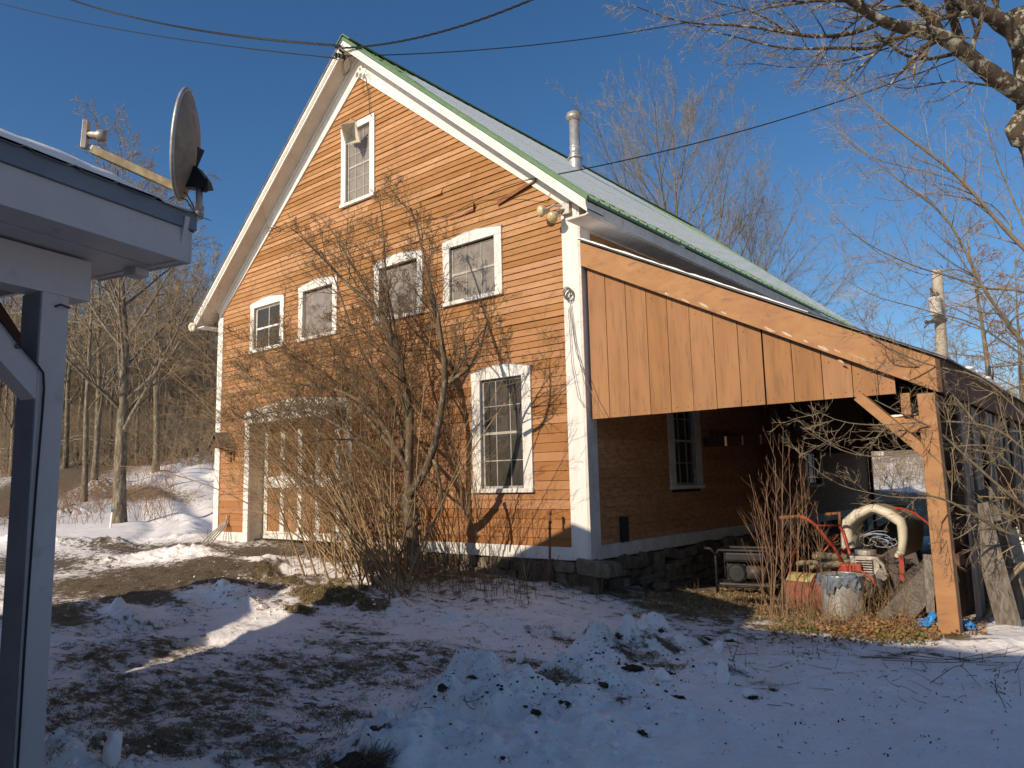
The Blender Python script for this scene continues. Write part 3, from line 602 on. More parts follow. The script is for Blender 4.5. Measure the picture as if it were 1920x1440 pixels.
for i in range(6):
    u = a+.015+(b-a-.16)*i/5; mb.box((u,.262,z0+.2), (u+.125,.285,.93)); mb.box((u,.262,1.13), (u+.125,.285,z1-.24))
mb.box((a+.012,.258,.93), (b-.012,.285,1.13)); mb.box((a+.012,.258,z0+.07), (b-.012,.285,z0+.2)); mb.build('door_batten', M['white'], dr, bev=.003)
mb = MB(); mb.box((a,-.03,-.09), (b,.26,-.02)); mb.build('door_sill', M['gray_wood'], dr)
# stone foundation
mb = MB(); rg = np.random.default_rng(12)
def stones(u0, u1, mapf, zt, zb):
    z = zb
    while z < zt-.02:
        h = min(rg.uniform(.09, .17), zt-z); u = u0-rg.uniform(0,.1)
        if zt-z-h < .06: h = zt-z
        while u < u1:
            w = rg.choice([rg.uniform(.12,.2), rg.uniform(.2,.34), rg.uniform(.34,.6)]); hk = rg.uniform(.8,1.35); zj = rg.uniform(-.025,.025); s_ = MB(); cc = mapf(u+w/2, -.06+rg.uniform(-.045,.045), z+h/2+zj); tl = rg.normal(0,.10)
            n = 5; V = []; Fs = []
            for i in range(7):
                th = math.pi*i/6
                for j in range(12):
                    ph = 2*math.pi*j/12; sx = np.sign(math.cos(ph))*abs(math.cos(ph))**.28*math.sin(th)**.25; sy = np.sign(math.sin(ph))*abs(math.sin(ph))**.28*math.sin(th)**.25; sz = np.sign(math.cos(th))*abs(math.cos(th))**.3
                    jx = 1+.11*math.sin(3.1*u+2*ph+z*9)+rg.normal(0,.045)
                    d = np.array(mapf(sx*w*.52*jx, sy*.13, 0))-np.array(mapf(0,0,0)); V.append(np.array(cc)+d+np.array([0,0,sz*h*.52*hk*(1+.12*math.sin(5*u+ph))+tl*sx*w*.5]))
            Fs = [(i*12+j, (i+1)*12+j, (i+1)*12+(j+1) % 12, i*12+(j+1) % 12) for i in range(6) for j in range(12)]
            mb.add(V, Fs, rg.uniform(0, 1)); u += w+.01
        z += h
stones(-3.2, -.05, front, -.03, -.75); stones(.0, 8.5, side, -.022, -.95)
fo = mb.build('foundation', M['stone'], barn)
mb = MB(); mb.box((-8.55,.10,-1.2), (-.10,12.2,-.06)); mb.box((-8.62,-.0,-1.0), (-8.55,12.2,-.08)); mb.box((-8.55,-.02,-1.0), (-3.1,.0,-.03)); mb.build('foundation_core', M['soil'], barn)
# black vent slot and odd fittings on the side wall
mb = MB(); mb.box((.022,.64,.16), (.075,.78,.47)); mb.build('vent', M['black'], barn, bev=.006)
mb = MB(); mb.lathe([(.0,-.02),(.055,-.02),(.085,0),(.09,.04),(.05,.05),(.035,.02),(0,.02)], (-9.0,-.36,4.12), ax=(.3,-1,-.1), k=20); mb.build('insulator', M['cream'], barn, smooth=True)

# ------------------------------------------------------------------ fixtures hanging on the barn
t = thing('floodlight', 'pair of round amber floodlights under the right end of the gable rake', 'floodlight', (-.24,-.05,4.35))
mb = MB(); mb.box((-.20,-.10,4.27), (-.07,-.036,4.42)); mb.tube([(-.17,-.08,4.38),(-.27,-.14,4.41),(-.36,-.16,4.38)], .018); mb.tube([(-.15,-.1,4.33),(-.2,-.16,4.31),(-.22,-.19,4.27)], .018); mb.build('bracket', M['dullmetal'], t)
for c, ax in (((-.43,-.19,4.36), (-.5,-.8,-.2)), ((-.23,-.23,4.22), (-.1,-.8,-.55))):
    mb = MB(); mb.lathe([(0,-.10),(.035,-.10),(.04,-.05),(.075,0),(.078,.02)], c, ax, 18); l = mb.build('lamp_housing', M['cream'], t, smooth=True)
    mb = MB(); mb.lathe([(.074,.02),(.06,.045),(.03,.058),(0,.062)], c, ax, 18); mb.build('lamp_lens', M['bulb'], l, smooth=True)
t = thing('horn_loudspeaker', 'small tan horn loudspeaker hung in front of the attic window', 'loudspeaker', (-4.32,-.12,6.9))
c = np.array([-4.33,-.20,6.66]); ax = np.array([.85,-.50,-.22]); ax /= np.linalg.norm(ax); sx = np.cross(ax,(0,0,1)); sx /= np.linalg.norm(sx); sx = sx*.94+np.array([0,0,1])*-.30; sx /= np.linalg.norm(sx); sz = np.cross(sx, ax)
mb = MB(); V = []
for d, w, h in ((-.10,.035,.03),(-.02,.05,.05),(.06,.085,.12),(.13,.13,.17)):
    for i, j in ((-1,-1),(1,-1),(1,1),(-1,1)): V.append(c+ax*d+sx*w*i+sz*h*j)
for d, w, h in ((.13,.115,.155),(.05,.07,.10),(-.02,.03,.035)):
    for i, j in ((-1,-1),(1,-1),(1,1),(-1,1)): V.append(c+ax*d+sx*w*i+sz*h*j)
mb.add(V, [(k*4+i, k*4+(i+1) % 4, (k+1)*4+(i+1) % 4, (k+1)*4+i) for k in range(6) for i in range(4)]+[(24,25,26,27)]); mb.build('horn', M['cream'], t)
mb = MB(); mb.lathe([(0,-.19),(.055,-.19),(.06,-.17),(.06,-.1),(0,-.1)], c, ax, 16); mb.build('driver', M['cream'], t, smooth=True)
mb = MB(); mb.tube([(-4.34,-.035,6.95),(-4.34,-.16,6.97),c+sz*.06], .008); mb.build('hook', M['dullmetal'], t)
t = thing('rope', 'coil of gray rope hung on the white corner board of the barn', 'rope', (-.22,-.06,3.2))
mb = MB(); rg = np.random.default_rng(2); c = PY(1066,551,-.07)
for k in range(6):
    a = np.linspace(0, 6.3, 20); r_ = rg.uniform(.05,.09); tl = rg.uniform(-.5,.5); mb.tube([(c[0]+r_*math.cos(q)*.8, c[1]-.02+.02*math.sin(q*2+k), c[2]+r_*math.sin(q)+tl*.03*math.cos(q)) for q in a], .0045, 5)
mb.build('coil', M['rope'], t)
mb = MB()
for xs in ([(1070,570),(1078,640),(1092,700),(1096,720)], [(1066,580),(1072,680),(1084,745),(1096,765)], [(1068,575),(1080,660),(1110,740),(1135,785)]):
    p = [PY(*q, -.06-.012*i) for i, q in enumerate(xs)]; pp = []
    for i in range(len(p)-1):
        for q in np.linspace(0, 1, 6)[:-1]: pp.append(p[i]*(1-q)+p[i+1]*q)
    mb.tube(pp+[p[-1]], .004, 5)
mb.build('strand', M['rope'], t)
t = thing('birdhouse', 'weathered wooden bird box with a pitched roof on the left edge of the barn wall', 'birdhouse', (-8.1,-.1,1.45))
mb = MB(); mb.box((-8.13,-.05,1.44), (-8.03,-.02,1.82)); mb.box((-7.97,-.05,1.46), (-7.93,-.02,1.8)); mb.bar((-8.1,-.04,1.6), (-8.1,-.26,1.72), .04, .04); mb.build('bracket', M['rust'], t)
mb = MB(); mb.box((-8.24,-.32,1.70), (-7.93,-.02,1.735)); mb.prism([(-8.2,-.31,1.735),(-7.97,-.31,1.735),(-8.085,-.31,1.92)], (0,.02,0)); mb.prism([(-8.2,-.04,1.735),(-7.97,-.04,1.735),(-8.085,-.04,1.92)], (0,.018,0)); mb.build('box', M['dark_wood'], t)
mb = MB(); mb.prism([(-8.29,-.36,1.70),(-8.085,-.36,1.955),(-8.085,-.36,1.985),(-8.31,-.36,1.715)], (0,.34,0)); mb.prism([(-7.88,-.36,1.70),(-8.085,-.36,1.955),(-8.085,-.36,1.985),(-7.86,-.36,1.715)], (0,.34,0)); mb.build('pitched_roof', M['gray_wood'], t)
t = thing('garden_fork', 'rusty white garden fork head leaning on the barn base board beside the door', 'fork', (-8.1,-.2,-.05))
mb = MB()
for k in range(4): mb.tube([(-8.3+.1*k,-.42,-.05),(-8.27+.1*k,-.26,.12),(-8.17+.05*k,-.12,.26),(-8.1,-.06,.33)], .014, 6)
mb.tube([(-8.1,-.06,.31),(-8.08,-.05,.45)], .017, 6); mb.build('tines', M['muntin'], t, smooth=True)
t = thing('standpipe', 'rusty upright iron pipe standing in the weeds by the barn corner', 'pipe', tuple(PY(1031,1110,-.25)))
a, b = PY(1031,1112,-.25), PY(1031,962,-.25); mb = MB(); mb.tube([a, b], .016, 10); mb.tube([b-[0,0,.02], b+[0,0,.05]], .024, 10); mb.tube([b-[0,0,.12], b-[0,0,.09]], .022, 10); mb.tube([b-[.02,0,.18], b+[.03,-.04,-.18]], .015, 8); mb.build('pipe_body', M['rust'], t, smooth=True)

# ------------------------------------------------------------------ overhead cables
def cable(name, label, pts, sag, r, tw=0, n=60):
    p0, p1 = np.array(pts[0]), np.array(pts[1]); q = np.linspace(0, 1, n); c = p0[None]*(1-q)[:,None]+p1[None]*q[:,None]; c[:,2] -= sag*4*q*(1-q)
    mb = MB()
    if tw:
        n2 = 700; q = np.linspace(0, 1, n2); c = p0[None]*(1-q)[:,None]+p1[None]*q[:,None]; c[:,2] -= sag*4*q*(1-q); L_ = np.linalg.norm(p1-p0)
        for ph in (0, 2.09, 4.19):
            cc = c.copy(); an = q*L_*2*math.pi/.42+ph; cc[:,2] += r*1.1*np.sin(an); cc[:,0] += r*.8*np.cos(an); cc[:,1] += r*.8*np.cos(an); mb.tube(cc, r, 4)
    else: mb.tube(c, r, 6)
    tag(mb.build(name, M['wire'], None), label, 'cable')
pk = np.array([-4.3,-.42,8.0])
cable('overhead_cable', 'thin cable crossing the sky from the upper left to the gable peak', (P(-160,-45,24), pk+[-.15,.04,-.02]), .35, .010)
cable('overhead_cable', 'thick twisted service cable from the upper left edge to the gable peak', (P(0,-60,26), pk+[0,0,.12]), .5, .013, 1)
cable('overhead_cable', 'thick twisted service cable rising to the top edge right of the gable peak', (pk+[.05,0,.06], P(1150,-75,9)), .25, .009, 1)
cable('overhead_cable', 'thin cable from the gable peak past the upper branches at the right', (pk+[.1,.0,-.1], P(1750,-85,15)), .5, .009)
cable('overhead_cable', 'thin cable from the barn rake past the stovepipe to the right hand tree', (PY(985,338,-.41), P(1790,112,10.6)), .16, .008)
mb = MB(); mb.tube([PY(985,338,-.41),PY(940,352,-.22),PY(900,372,-.06),PY(840,405,-.04),PY(760,418,-.04)], .005, 5); mb.build('wall_cable', M['wire'], barn)
mb = MB(); mb.tube([(-4.3,-.35,8.02),(-4.3,-.44,8.04)], .02); 
for k in range(3): mb.lathe([(.0,-.03),(.035,-.03),(.04,0),(.035,.03),(0,.03)], (-4.38+.09*k,-.44,7.98-.05*k), (0,1,0), 12)
a = np.linspace(0, 12, 60); mb.tube([(-4.12+.10*math.cos(q)-.006*q, -.40-.01*math.sin(3*q), 7.72+.15*math.sin(q)) for q in a], .006, 4)
mb.tube([(-4.1,-.06,7.66),(-4.02,-.05,7.3),(-4.0,-.05,6.98),(-3.93,-.06,6.9)], .006, 5); mb.build('cable_anchor', M['wire'], barn)
# ------------------------------------------------------------------ lean-to shed
def zl(x): return 3.93-x*.512
lt = thing('lean_to', 'open lean-to shed with a sloping brown beam on the right side of the barn', 'lean-to shed', (1.9,6,-.6))
mb = MB(); mb.prism([(0.038,-.045,3.885),(3.80,-.045,1.955),(3.80,-.045,1.64),(0.038,-.045,3.575)], (0,.042,0)); mb.build('rafter_beam', M['beam'], lt, bev=.004)
M['bare_wood'] = mat('bare_wood_scar', (.60,.50,.36), .85, (.42,.27,.15), 14)
mb = MB(); rg = np.random.default_rng(31)
for px, py, w, h in ((1249,556,8,3),(1282,568,13,3),(1318,577,14,4),(1357,592,9,3),(1440,622,16,5),(1475,632,14,4),(1510,645,7,3),(1543,658,14,6),(1570,664,10,4),(1600,672,16,3),(1620,680,12,2),(1700,715,12,2),(1575,682,8,3)):
    pts = []
    n = 11
    for k in range(n):
        a = 2*math.pi*k/n; r_ = rg.uniform(.55, 1.1); dx, dy = w*r_*math.cos(a), h*r_*math.sin(a); pts.append(PY(px+dx*.8+1, py-5+dy*.7+dx*.38, -.0462))
    mb = MB(); mb.prism(pts, (0,-.0015,0)); mb.build('paint_scar', M['bare_wood'], lt)
# boards under the beam
ed = [1110,1143,1181,1220,1259,1301,1345,1391,1438,1491,1546,1602,1650]; xs = [PY(e,760,.05)[0] for e in ed]+[3.44]
mb = MB(); rg = np.random.default_rng(14)
for i in range(len(xs)-1):
    a, b = xs[i]+.003, xs[i+1]-.003+(-.012 if i == 7 else 0); z = 1.665+rg.uniform(-.004,.004); off = rg.uniform(-.004,.004)
    if zl(b)-.36 < z: mb.prism([(a,.05+off,z),(b,.05+off,z),(a,.05+off,zl(a)-.33)], (0,.025,0), rg.uniform(.1,.9))
    else: mb.prism([(a,.05+off,z),(b,.05+off,z),(b,.05+off,zl(b)-.33),(a,.05+off,zl(a)-.33)], (0,.025,0), rg.uniform(.1,.9))
mb.build('gable_board', M['plank'], lt, bev=.002)
mb = MB()
for i in range(len(xs)-1):
    for f in (.25, .75):
        for z in (1.72, zl(xs[i]+.1)-.42):
            if z > 1.7 and zl(xs[i+1])-.40 > 1.75: mb.lathe([(0,-.001),(.006,-.001),(.006,.002),(0,.0025)], (xs[i]+(xs[i+1]-xs[i])*f,.046,z), (0,-1,0), 8)
mb.build('nail_head', M['rust'], lt)
# post, brace, plates
zg = float(Hz(3.7, .05))
mb = MB(); mb.prism([(3.62,-.03,-.62),(3.79,-.03,-.62),(3.765,-.03,1.64),(3.625,-.03,1.64)], (0,.15,0)); po = mb.build('post', M['beam'], lt, bev=.006)
mb = MB(); mb.bar((3.12,.03,1.665), (3.66,.03,1.10), .09, .14, up=(0,1,0)); mb.build('brace', M['beam'], lt, bev=.004)
mb = MB(); mb.box((3.36,.07,1.30), (3.64,.16,1.45)); mb.box((3.48,.0,1.46), (3.56,.05,1.66)); mb.build('tie_block', M['beam'], lt, bev=.004)
mb = MB(); mb.blob((3.45,.10,1.462), (.14,.05,.012), 3, .3); mb.build('snow_cap', M['snow'], lt, smooth=True)
mb = MB(); mb.box((3.80,-.045,1.64), (3.835,12.3,1.955)); mb.build('eave_board', M['dark_wood'], lt)
mb = MB()
for y in (3.1, 6.2, 9.2, 12.1): mb = MB(); mb.box((3.60,y,-.9), (3.74,y+.14,1.515)); mb.build('post', M['dark_wood'], lt)
mb = MB(); mb.box((3.60,.1,1.52), (3.72,12.2,1.66)); mb.build('plate', M['dark_wood'], lt)
mb = MB()
for y in np.arange(.7, 12.3, .62): mb.bar((.036,y,zl(.036)-.16), (3.78,y,zl(3.78)-.16), .05, .14)
for y in (3.15, 6.25, 9.25): mb.box((.036,y,1.40), (3.6,y+.1,1.54))
mb.build('rafter', M['dark_wood'], lt)
# corrugated roof
ys = np.arange(-.10, 12.45, .019); V = []
for y in ys:
    w = .011*math.sin(y*2*math.pi/.076)
    V += [(.037,y,zl(.037)+w), (3.9,y,zl(3.9)+w), (3.9,y,zl(3.9)+w-.004), (.037,y,zl(.037)+w-.004)]
mb = MB(); mb.add(V, [(i*4+k, (i+1)*4+k, (i+1)*4+(k+1) % 4, i*4+(k+1) % 4) for i in range(len(ys)-1) for k in range(4)]+[(0,1,2,3)]); rf = mb.build('roof', M['steelroof'], lt)
mb = MB(); V = []; n = 150; rg = np.random.default_rng(3)
xx = np.linspace(.05, 2.75, n)
for i, x in enumerate(xx):
    h = .002+.010*abs(float(vnoise(x*3, 0, 2)))+.006*abs(float(vnoise(x*14, 0, 3))); h *= np.clip((2.8-x)/.6, 0, 1)
    V += [(x,-.112,zl(x)+.003), (x,-.105,zl(x)+.010+h), (x,.5,zl(x)+.02+h), (x,.9,zl(x)+.006)]
mb.add(V, [(i*4+k, (i+1)*4+k, (i+1)*4+k+1, i*4+k+1) for i in range(n-1) for k in range(3)])
for x, y in ((3.86,2.2),(3.86,3.2),(3.86,1.5)):
    for k in range(14): mb.blob((x+rg.uniform(-.06,.04), y+rg.uniform(-.5,.5), zl(x)+.012), (.05,.09,.022), k, .3, 5)
mb.build('roof_snow', M['snow'], rf, smooth=True)
# far end: boarded above the opening, weathered board wall along the outer side
mb = MB(); mb.prism([(-.1,12.305,1.60),(3.75,12.305,1.60),(3.75,12.305,zl(3.75)-.05),(-.1,12.305,zl(-.1)+.1)], (0,.03,0)); mb.box((1.30,12.18,-1), (1.36,12.25,1.62)) if False else None; mb.box((.0365,12.15,-1),(.10,12.25,1.64)); mb.build('far_end_board', M['dark_wood'], lt)
mb = MB(); rg = np.random.default_rng(22); y = .85
while y < 12:
    w = rg.uniform(.14, .30); l = rg.uniform(-.03,.03); g_ = rg.uniform(.0, .10) if rg.random() < .6 else rg.uniform(.08,.3); zb = -.75+rg.uniform(0,.12); o = rg.uniform(-.02,.03)
    mb.prism([(3.745+o,y,zb),(3.745+o,y+w,zb),(3.765+o,y+w+l,1.62+rg.uniform(-.05,.0)),(3.765+o,y+l,1.62)], (.022,0,0), rg.uniform(0,1)); y += w+g_
mb.build('outer_wall_board', M['gray_wood'], lt)
mb = MB()
for z in (.05, .85): mb.box((3.66,.8,z), (3.735,12.1,z+.1))
mb.box((3.60,.95,-.7), (3.62,12,1.5)); mb.build('girt_and_dark_sheet', M['dark_wood'], lt)  # full sheet behind the girts stands in for the dark shed interior
# things fixed on the side wall inside the shed
mb = MB(); mb.bar((.07,3.3,1.62), (.07,4.4,1.60), .03, .04); mb.bar((.07,4.2,1.50), (.12,5.2,1.58), .06, .05); mb.bar((.08,3.45,1.45), (.16,3.5,1.66), .05, .05)
mb.box((.037,5.55,-.1), (.12,5.70,2.3)); mb.build('wall_rack', M['rust'], lt)
mb = MB(); mb.tube([(.10,7.2,.0),(.10,7.2,2.4)], .035, 10); mb.tube([(.10,7.35,.6),(.10,7.35,2.4)], .02, 8); mb.box((.04,7.05,1.5), (.22,7.45,1.95)); mb.build('conduit', M['dullmetal'], lt)
tag(lt)

# weathered boards leaning against the outer wall
def lean_board(p, q, w, label, m='gray_wood', th=.03, up=(0,1,0)):
    t = MB(); t.bar(p, q, w, th, up=up, a=random.random()); o = t.build('leaning_board', M[m], None); tag(o, label, 'board', 'old boards and sheets leaning against the outer wall of the shed')
def gp(x, y, d=0): return np.array([x, y, float(Hz(x, y))+d])
lean_board(gp(4.05,.75), (3.86,.95,.62), .20, 'broad gray plank leaning just right of the lean-to corner post')
lean_board(gp(4.10,1.25), (3.86,1.40,.75), .17, 'narrow silvery plank leaning second from the corner post')
lean_board(gp(4.12,1.9), (3.90,2.1,.30), .30, 'short piece of pale sheet low against the outer wall', 'dullmetal', .006)
lean_board(gp(4.15,2.6), (3.90,2.7,1.0), .14, 'reddish brown plank leaning farther along the outer wall', 'dark_wood')

# ------------------------------------------------------------------ generator
def place(px, py): return GF(px, py)
def frame_thing(name, label, cat, o, ang):
    t = bpy.data.objects.new(name, None); COL.objects.link(t); t.matrix_basis = Matrix.Translation(Vector(o))@Matrix.Rotation(R(ang), 4, 'Z'); return tag(t, label, cat)
def bl(mb, name, mt, par, top, smooth=False, bev=0):      # build in local coordinates of a thing
    o = mb.build(name, mt, None, smooth, bev); o.parent = par if par is not None else top; o.matrix_parent_inverse = Matrix.Identity(4); return o
g0 = place(1400,1112); gen = frame_thing('generator', 'black portable generator with a pipe frame under the lean-to', 'generator', (g0[0], g0[1]+.1, g0[2]), 10)
mb = MB()
for y in (-.24,.24):
    mb.tube([(-.36,y,0),(-.36,y,.50),(-.32,y,.56),(.30,y,.56),(.35,y,.50),(.35,y,0)], .02, 8)
for x, z in ((-.36,.14),(.35,.14),(-.30,.56),(.28,.56)): mb.tube([(x,-.24,z),(x,.24,z)], .016, 8)
mb.tube([(-.36,-.24,.10),(.35,-.24,.10)], .016, 8); mb.tube([(-.36,.24,.10),(.35,.24,.10)], .016, 8); mb.tube([(-.35,-.25,.50),(-.42,-.27,.58),(-.50,-.27,.585)], .02, 8)
bl(mb, 'frame', M['black'], None, gen, True)
mb = MB(); mb.box((-.27,-.22,.40), (.27,.22,.55)); bl(mb, 'fuel_tank', M['black'], None, gen, bev=.04)
mb = MB(); mb.box((-.25,-.14,.16), (.0,.16,.39)); mb.lathe([(0,-.2),(.10,-.2),(.13,-.17),(.13,-.1),(.10,-.08),(.10,.1),(0,.1)], (-.10,-.03,.26), (0,1,0), 20); bl(mb, 'engine', M['black'], None, gen, bev=.008)
mb = MB(); mb.lathe([(0,-.14),(.12,-.14),(.14,-.1),(.14,.1),(0,.12)], (.13,0,.26), (1,0,0), 20); mb.box((.02,-.2,.2),(.2,-.15,.36)); bl(mb, 'alternator', M['darksteel'], None, gen, True)
mb = MB(); mb.box((-.34,-.22,.115), (.33,.22,.135)); bl(mb, 'base_plate', M['darksteel'], None, gen)
# ------------------------------------------------------------------ red walk-behind tiller
c = place(1600,1150); cy = 1.25; cx = float(PY(1590,1100,cy)[0]); cz = float(Hz(cx,cy)); til = frame_thing('rotary_tiller', 'rusty red walk-behind tiller with two long handlebars under the lean-to', 'tiller', (cx, cy, cz), 0)
def L(px, py, dy): q = PY(px, py, cy+dy); return q-np.array([cx, cy, cz])
mb = MB(); 
mb.tube([L(1500,968,-.2),L(1512,972,-.18),L(1530,985,-.15),L(1566,1030,-.02),L(1582,1062,.06)], .019, 8); mb.tube([L(1574,985,.25),L(1582,1000,.22),L(1592,1035,.15),L(1602,1062,.08)], .019, 8)
mb.tube([L(1528,986,-.12),L(1575,985,.25)], .013, 6); mb.tube([L(1542,1037,-.02),L(1572,1002,.2)], .011, 6); bl(mb, 'handlebar', M['red'], None, til, True)
mb = MB(); mb.tube([L(1462,971,-.24),L(1500,968,-.2)], .022, 8); bl(mb, 'grip', M['rust'], None, til, True); mb = MB(); mb.tube([L(1548,965,.25),L(1574,962,.25),L(1575,987,.25)], .022, 8); bl(mb, 'grip', M['rust'], None, til, True)
mb = MB(); b = L(1592,1060,.1)
mb.box(b+[-.14,-.14,-.05], b+[.16,.14,.03]); mb.bar(b+[-.1,0,0], b+[.12,-.02,-.3], .12, .10); mb.bar(b+[-.12,-.1,-.02], b+[-.28,-.14,-.30], .03, .06); mb.tube([b+[.1,-.12,.0],b+[.28,-.16,-.12],b+[.30,-.16,-.26]], .016, 6); mb.box(b+[-.05,-.17,-.2], b+[.07,-.14,.02]); bl(mb, 'gearbox', M['red'], None, til, bev=.01)
mb = MB(); e = L(1628,1052,.2); mb.box(e+[-.16,-.12,-.16], e+[.14,.14,.06]); 
for k in range(7): mb.box(e+[-.10,-.17,-.13+.026*k], e+[.08,-.12,-.118+.026*k])
mb.lathe([(0,-.06),(.09,-.06),(.11,-.03),(.11,.02),(0,.03)], e+[-.02,0,.10], (0,0,1), 18); mb.tube([e+[.12,-.15,.05],e+[.2,-.2,-.02],e+[.22,-.2,-.12]], .022, 8); mb.lathe([(0,-.05),(.06,-.05),(.06,.06),(0,.07)], e+[.17,-.15,-.12], (0,1,.2), 14); mb.lathe([(0,-.02),(.035,-.02),(.035,.05),(0,.05)], e+[.05,-.18,-.15], (0,1,.2), 14)
bl(mb, 'engine', M['dullmetal'], None, til, bev=.004)
mb = MB(); mb.box(e+[-.20,-.1,.03], e+[.02,.12,.08]); bl(mb, 'fuel_tank', M['black'], None, til, bev=.015)
for sx in (-.16,.30):
    mb = MB(); w = np.array([b[0]+sx, b[1]+.05, .2]); mb.lathe([(.12,-.05),(.19,-.06),(.215,-.03),(.215,.03),(.19,.06),(.12,.05),(.05,.03),(0,.03)], w, (1,.1,0), 24); bl(mb, 'wheel', M['black'], None, til, True)
# ------------------------------------------------------------------ faded red roller drum
c = place(1560,1150); dr_ = frame_thing('roller_drum', 'faded red lawn roller drum with a pale green top lying in front of the tiller', 'roller', (2.36,.92,float(Hz(2.36,.92))), -8)
mb = MB(); k = 28; r_ = .205
mb.lathe([(0,-.36),(.16,-.36),(.195,-.345),(r_,-.32),(r_,.32),(.195,.345),(.16,.36),(0,.36)], (0,0,r_), (1,0,0), 32)
for x in (-.2,.12): mb.lathe([(r_,-.008),(r_+.007,-.004),(r_+.007,.004),(r_,.008)], (x,0,r_), (1,0,0), 32)
bl(mb, 'drum', M['redrust'], None, dr_, True)
mb = MB(); V = []
for i in range(9):
    an = R(40+i*11)
    for x in (-.33,-.05): V.append((x, -math.cos(an)*(r_+.004), r_+math.sin(an)*(r_+.004)))
mb.add(V, [(2*i, 2*i+1, 2*i+3, 2*i+2) for i in range(8)]); bl(mb, 'lichen_patch', mat('pale_green_flaking_paint', (.42,.45,.22), .8, (.32,.16,.07), 8, (1,1,1), (.5,.42,.15), 16, .8, lo=.42, hi=.55), None, dr_, True)
mb = MB(); mb.tube([(-.38,0,r_),(-.42,-.02,.25),(-.36,.15,.62)], .013, 6); bl(mb, 'tow_arm', M['red'], None, dr_, True)
# ------------------------------------------------------------------ metal bin with cloth
q = place(1583,1160); bx, by, bz = q[0], q[1], q[2]-.02
bin_ = thing('metal_can', 'dented galvanised trash can with a blue-gray cloth over its rim', 'trash can', (bx, by, bz))
mb = MB(); w = .215; V = []; k = 40; hs = np.linspace(0, .46, 14)
for i, h in enumerate(hs):
    for j in range(k):
        a = 2*math.pi*j/k; r_ = w*(.93+.07*h/.46)+.004*math.sin(3*a+h*9)+(.004 if i in (3,4,9) else 0)-.010*math.exp(-((a-4.3)/.35)**2-((h-.25)/.07)**2); V.append((bx+r_*math.cos(a), by+r_*math.sin(a), bz+h))
F = [(i*k+j, i*k+(j+1) % k, (i+1)*k+(j+1) % k, (i+1)*k+j) for i in range(13) for j in range(k)]+[tuple(range(k))]; mb.add(V, F); body = mb.build('body', M['metal'], bin_, smooth=True)
mb = MB(); a = np.linspace(0, 2*math.pi, 41); mb.tube([(bx+.217*math.cos(q), by+.217*math.sin(q), bz+.462) for q in a], .009, 8, caps=False); mb.build('rim', M['metal'], bin_, smooth=True)
mb = MB(); mb.lathe([(0,0),(.2,0)], (bx,by,bz+.38), (0,0,1), 24); mb.build('contents', M['soil'], bin_)
cl = MB(); V = []; F = []; na, nb = 36, 10; rg = np.random.default_rng(8)
for i in range(na):
    an = R(-150+i*125/na)
    dr0 = .05+.10*math.exp(-((i-13)/5.)**2)+.04*abs(math.sin(i*.7))+.05*math.exp(-((i-30)/4.)**2)
    for j in range(nb):
        t_ = j/(nb-1)
        if t_ < .35: r_ = .16+.07*t_/.35; z = .46+.022*math.sin(t_/.35*3.1)-.02*(1-t_/.35)
        else: r_ = .238+.012*math.sin(i*1.1+j*.8)+.006*(j % 2); z = .462-dr0*(t_-.35)/.65
        V.append((bx+r_*math.cos(an), by+r_*math.sin(an), bz+z+.006*math.sin(i*1.7+j)))
F = [(i*nb+j, (i+1)*nb+j, (i+1)*nb+j+1, i*nb+j+1) for i in range(na-1) for j in range(nb-1)]
cl.add(V, F); cl.blob((bx+.1,by-.13,bz+.45), (.09,.05,.04), 3, .4); tag(cl.build('cloth', M['denim'], None, smooth=True), 'crumpled blue-gray cloth draped over the rim of the metal can', 'cloth')
# ------------------------------------------------------------------ cream arched hood
A = PY(1640,1040,3.0)
hut = frame_thing('plastic_hutch', 'cream moulded plastic hutch with an open arched front behind the tiller', 'hutch', (PY(1640,1040,1.85)[0], 1.85, float(Hz(PY(1640,1040,1.85)[0],1.85))), 0)
hx, hy = hut.matrix_basis.translation.x, hut.matrix_basis.translation.y; hz = hut.matrix_basis.translation.z
outer = [(1576,1028),(1575,1000),(1578,975),(1600,956),(1628,946),(1640,946),(1668,956),(1692,972),(1699,990),(1700,1010),(1697,1040),(1684,1048)]
inner = [(1598,1028),(1597,1008),(1594,985),(1610,973),(1632,962),(1640,962),(1660,972),(1680,985),(1682,1000),(1683,1015),(1682,1030),(1676,1040)]
mb = MB(); n = len(outer); V = []
for (ox, oy), (ix, iy) in zip(outer, inner):
    o = PY(ox, oy, hy)-[hx,hy,hz]; i_ = PY(ix, iy, hy)-[hx,hy,hz]
    V += [i_+[0,.45,0], i_+[0,.03,0], i_*.7+o*.3+[0,-.015,0], o*.7+i_*.3+[0,-.015,0], o+[0,.03,0], o+[0,.12,0], o*.96+i_*.04+[0,.13,0], o*.96+i_*.04+[0,.9,0]]
mb.add(V, [(i*8+k, (i+1)*8+k, (i+1)*8+k+1, i*8+k+1) for i in range(n-1) for k in range(7)])
h_ = bl(mb, 'shell', M['cream'], None, hut, True)
b0 = PY(1576,1050,hy)-[hx,hy,hz]; b1 = PY(1697,1050,hy)-[hx,hy,hz]
mb = MB(); mb.prism([(b0[0]+.03,.88,0),(b1[0]-.03,.88,0),(b1[0]-.03,.88,.75),(.1,.88,.98),(b0[0]+.03,.88,.75)], (0,.02,0)); bl(mb, 'rear_panel', M['darksteel'], None, hut)
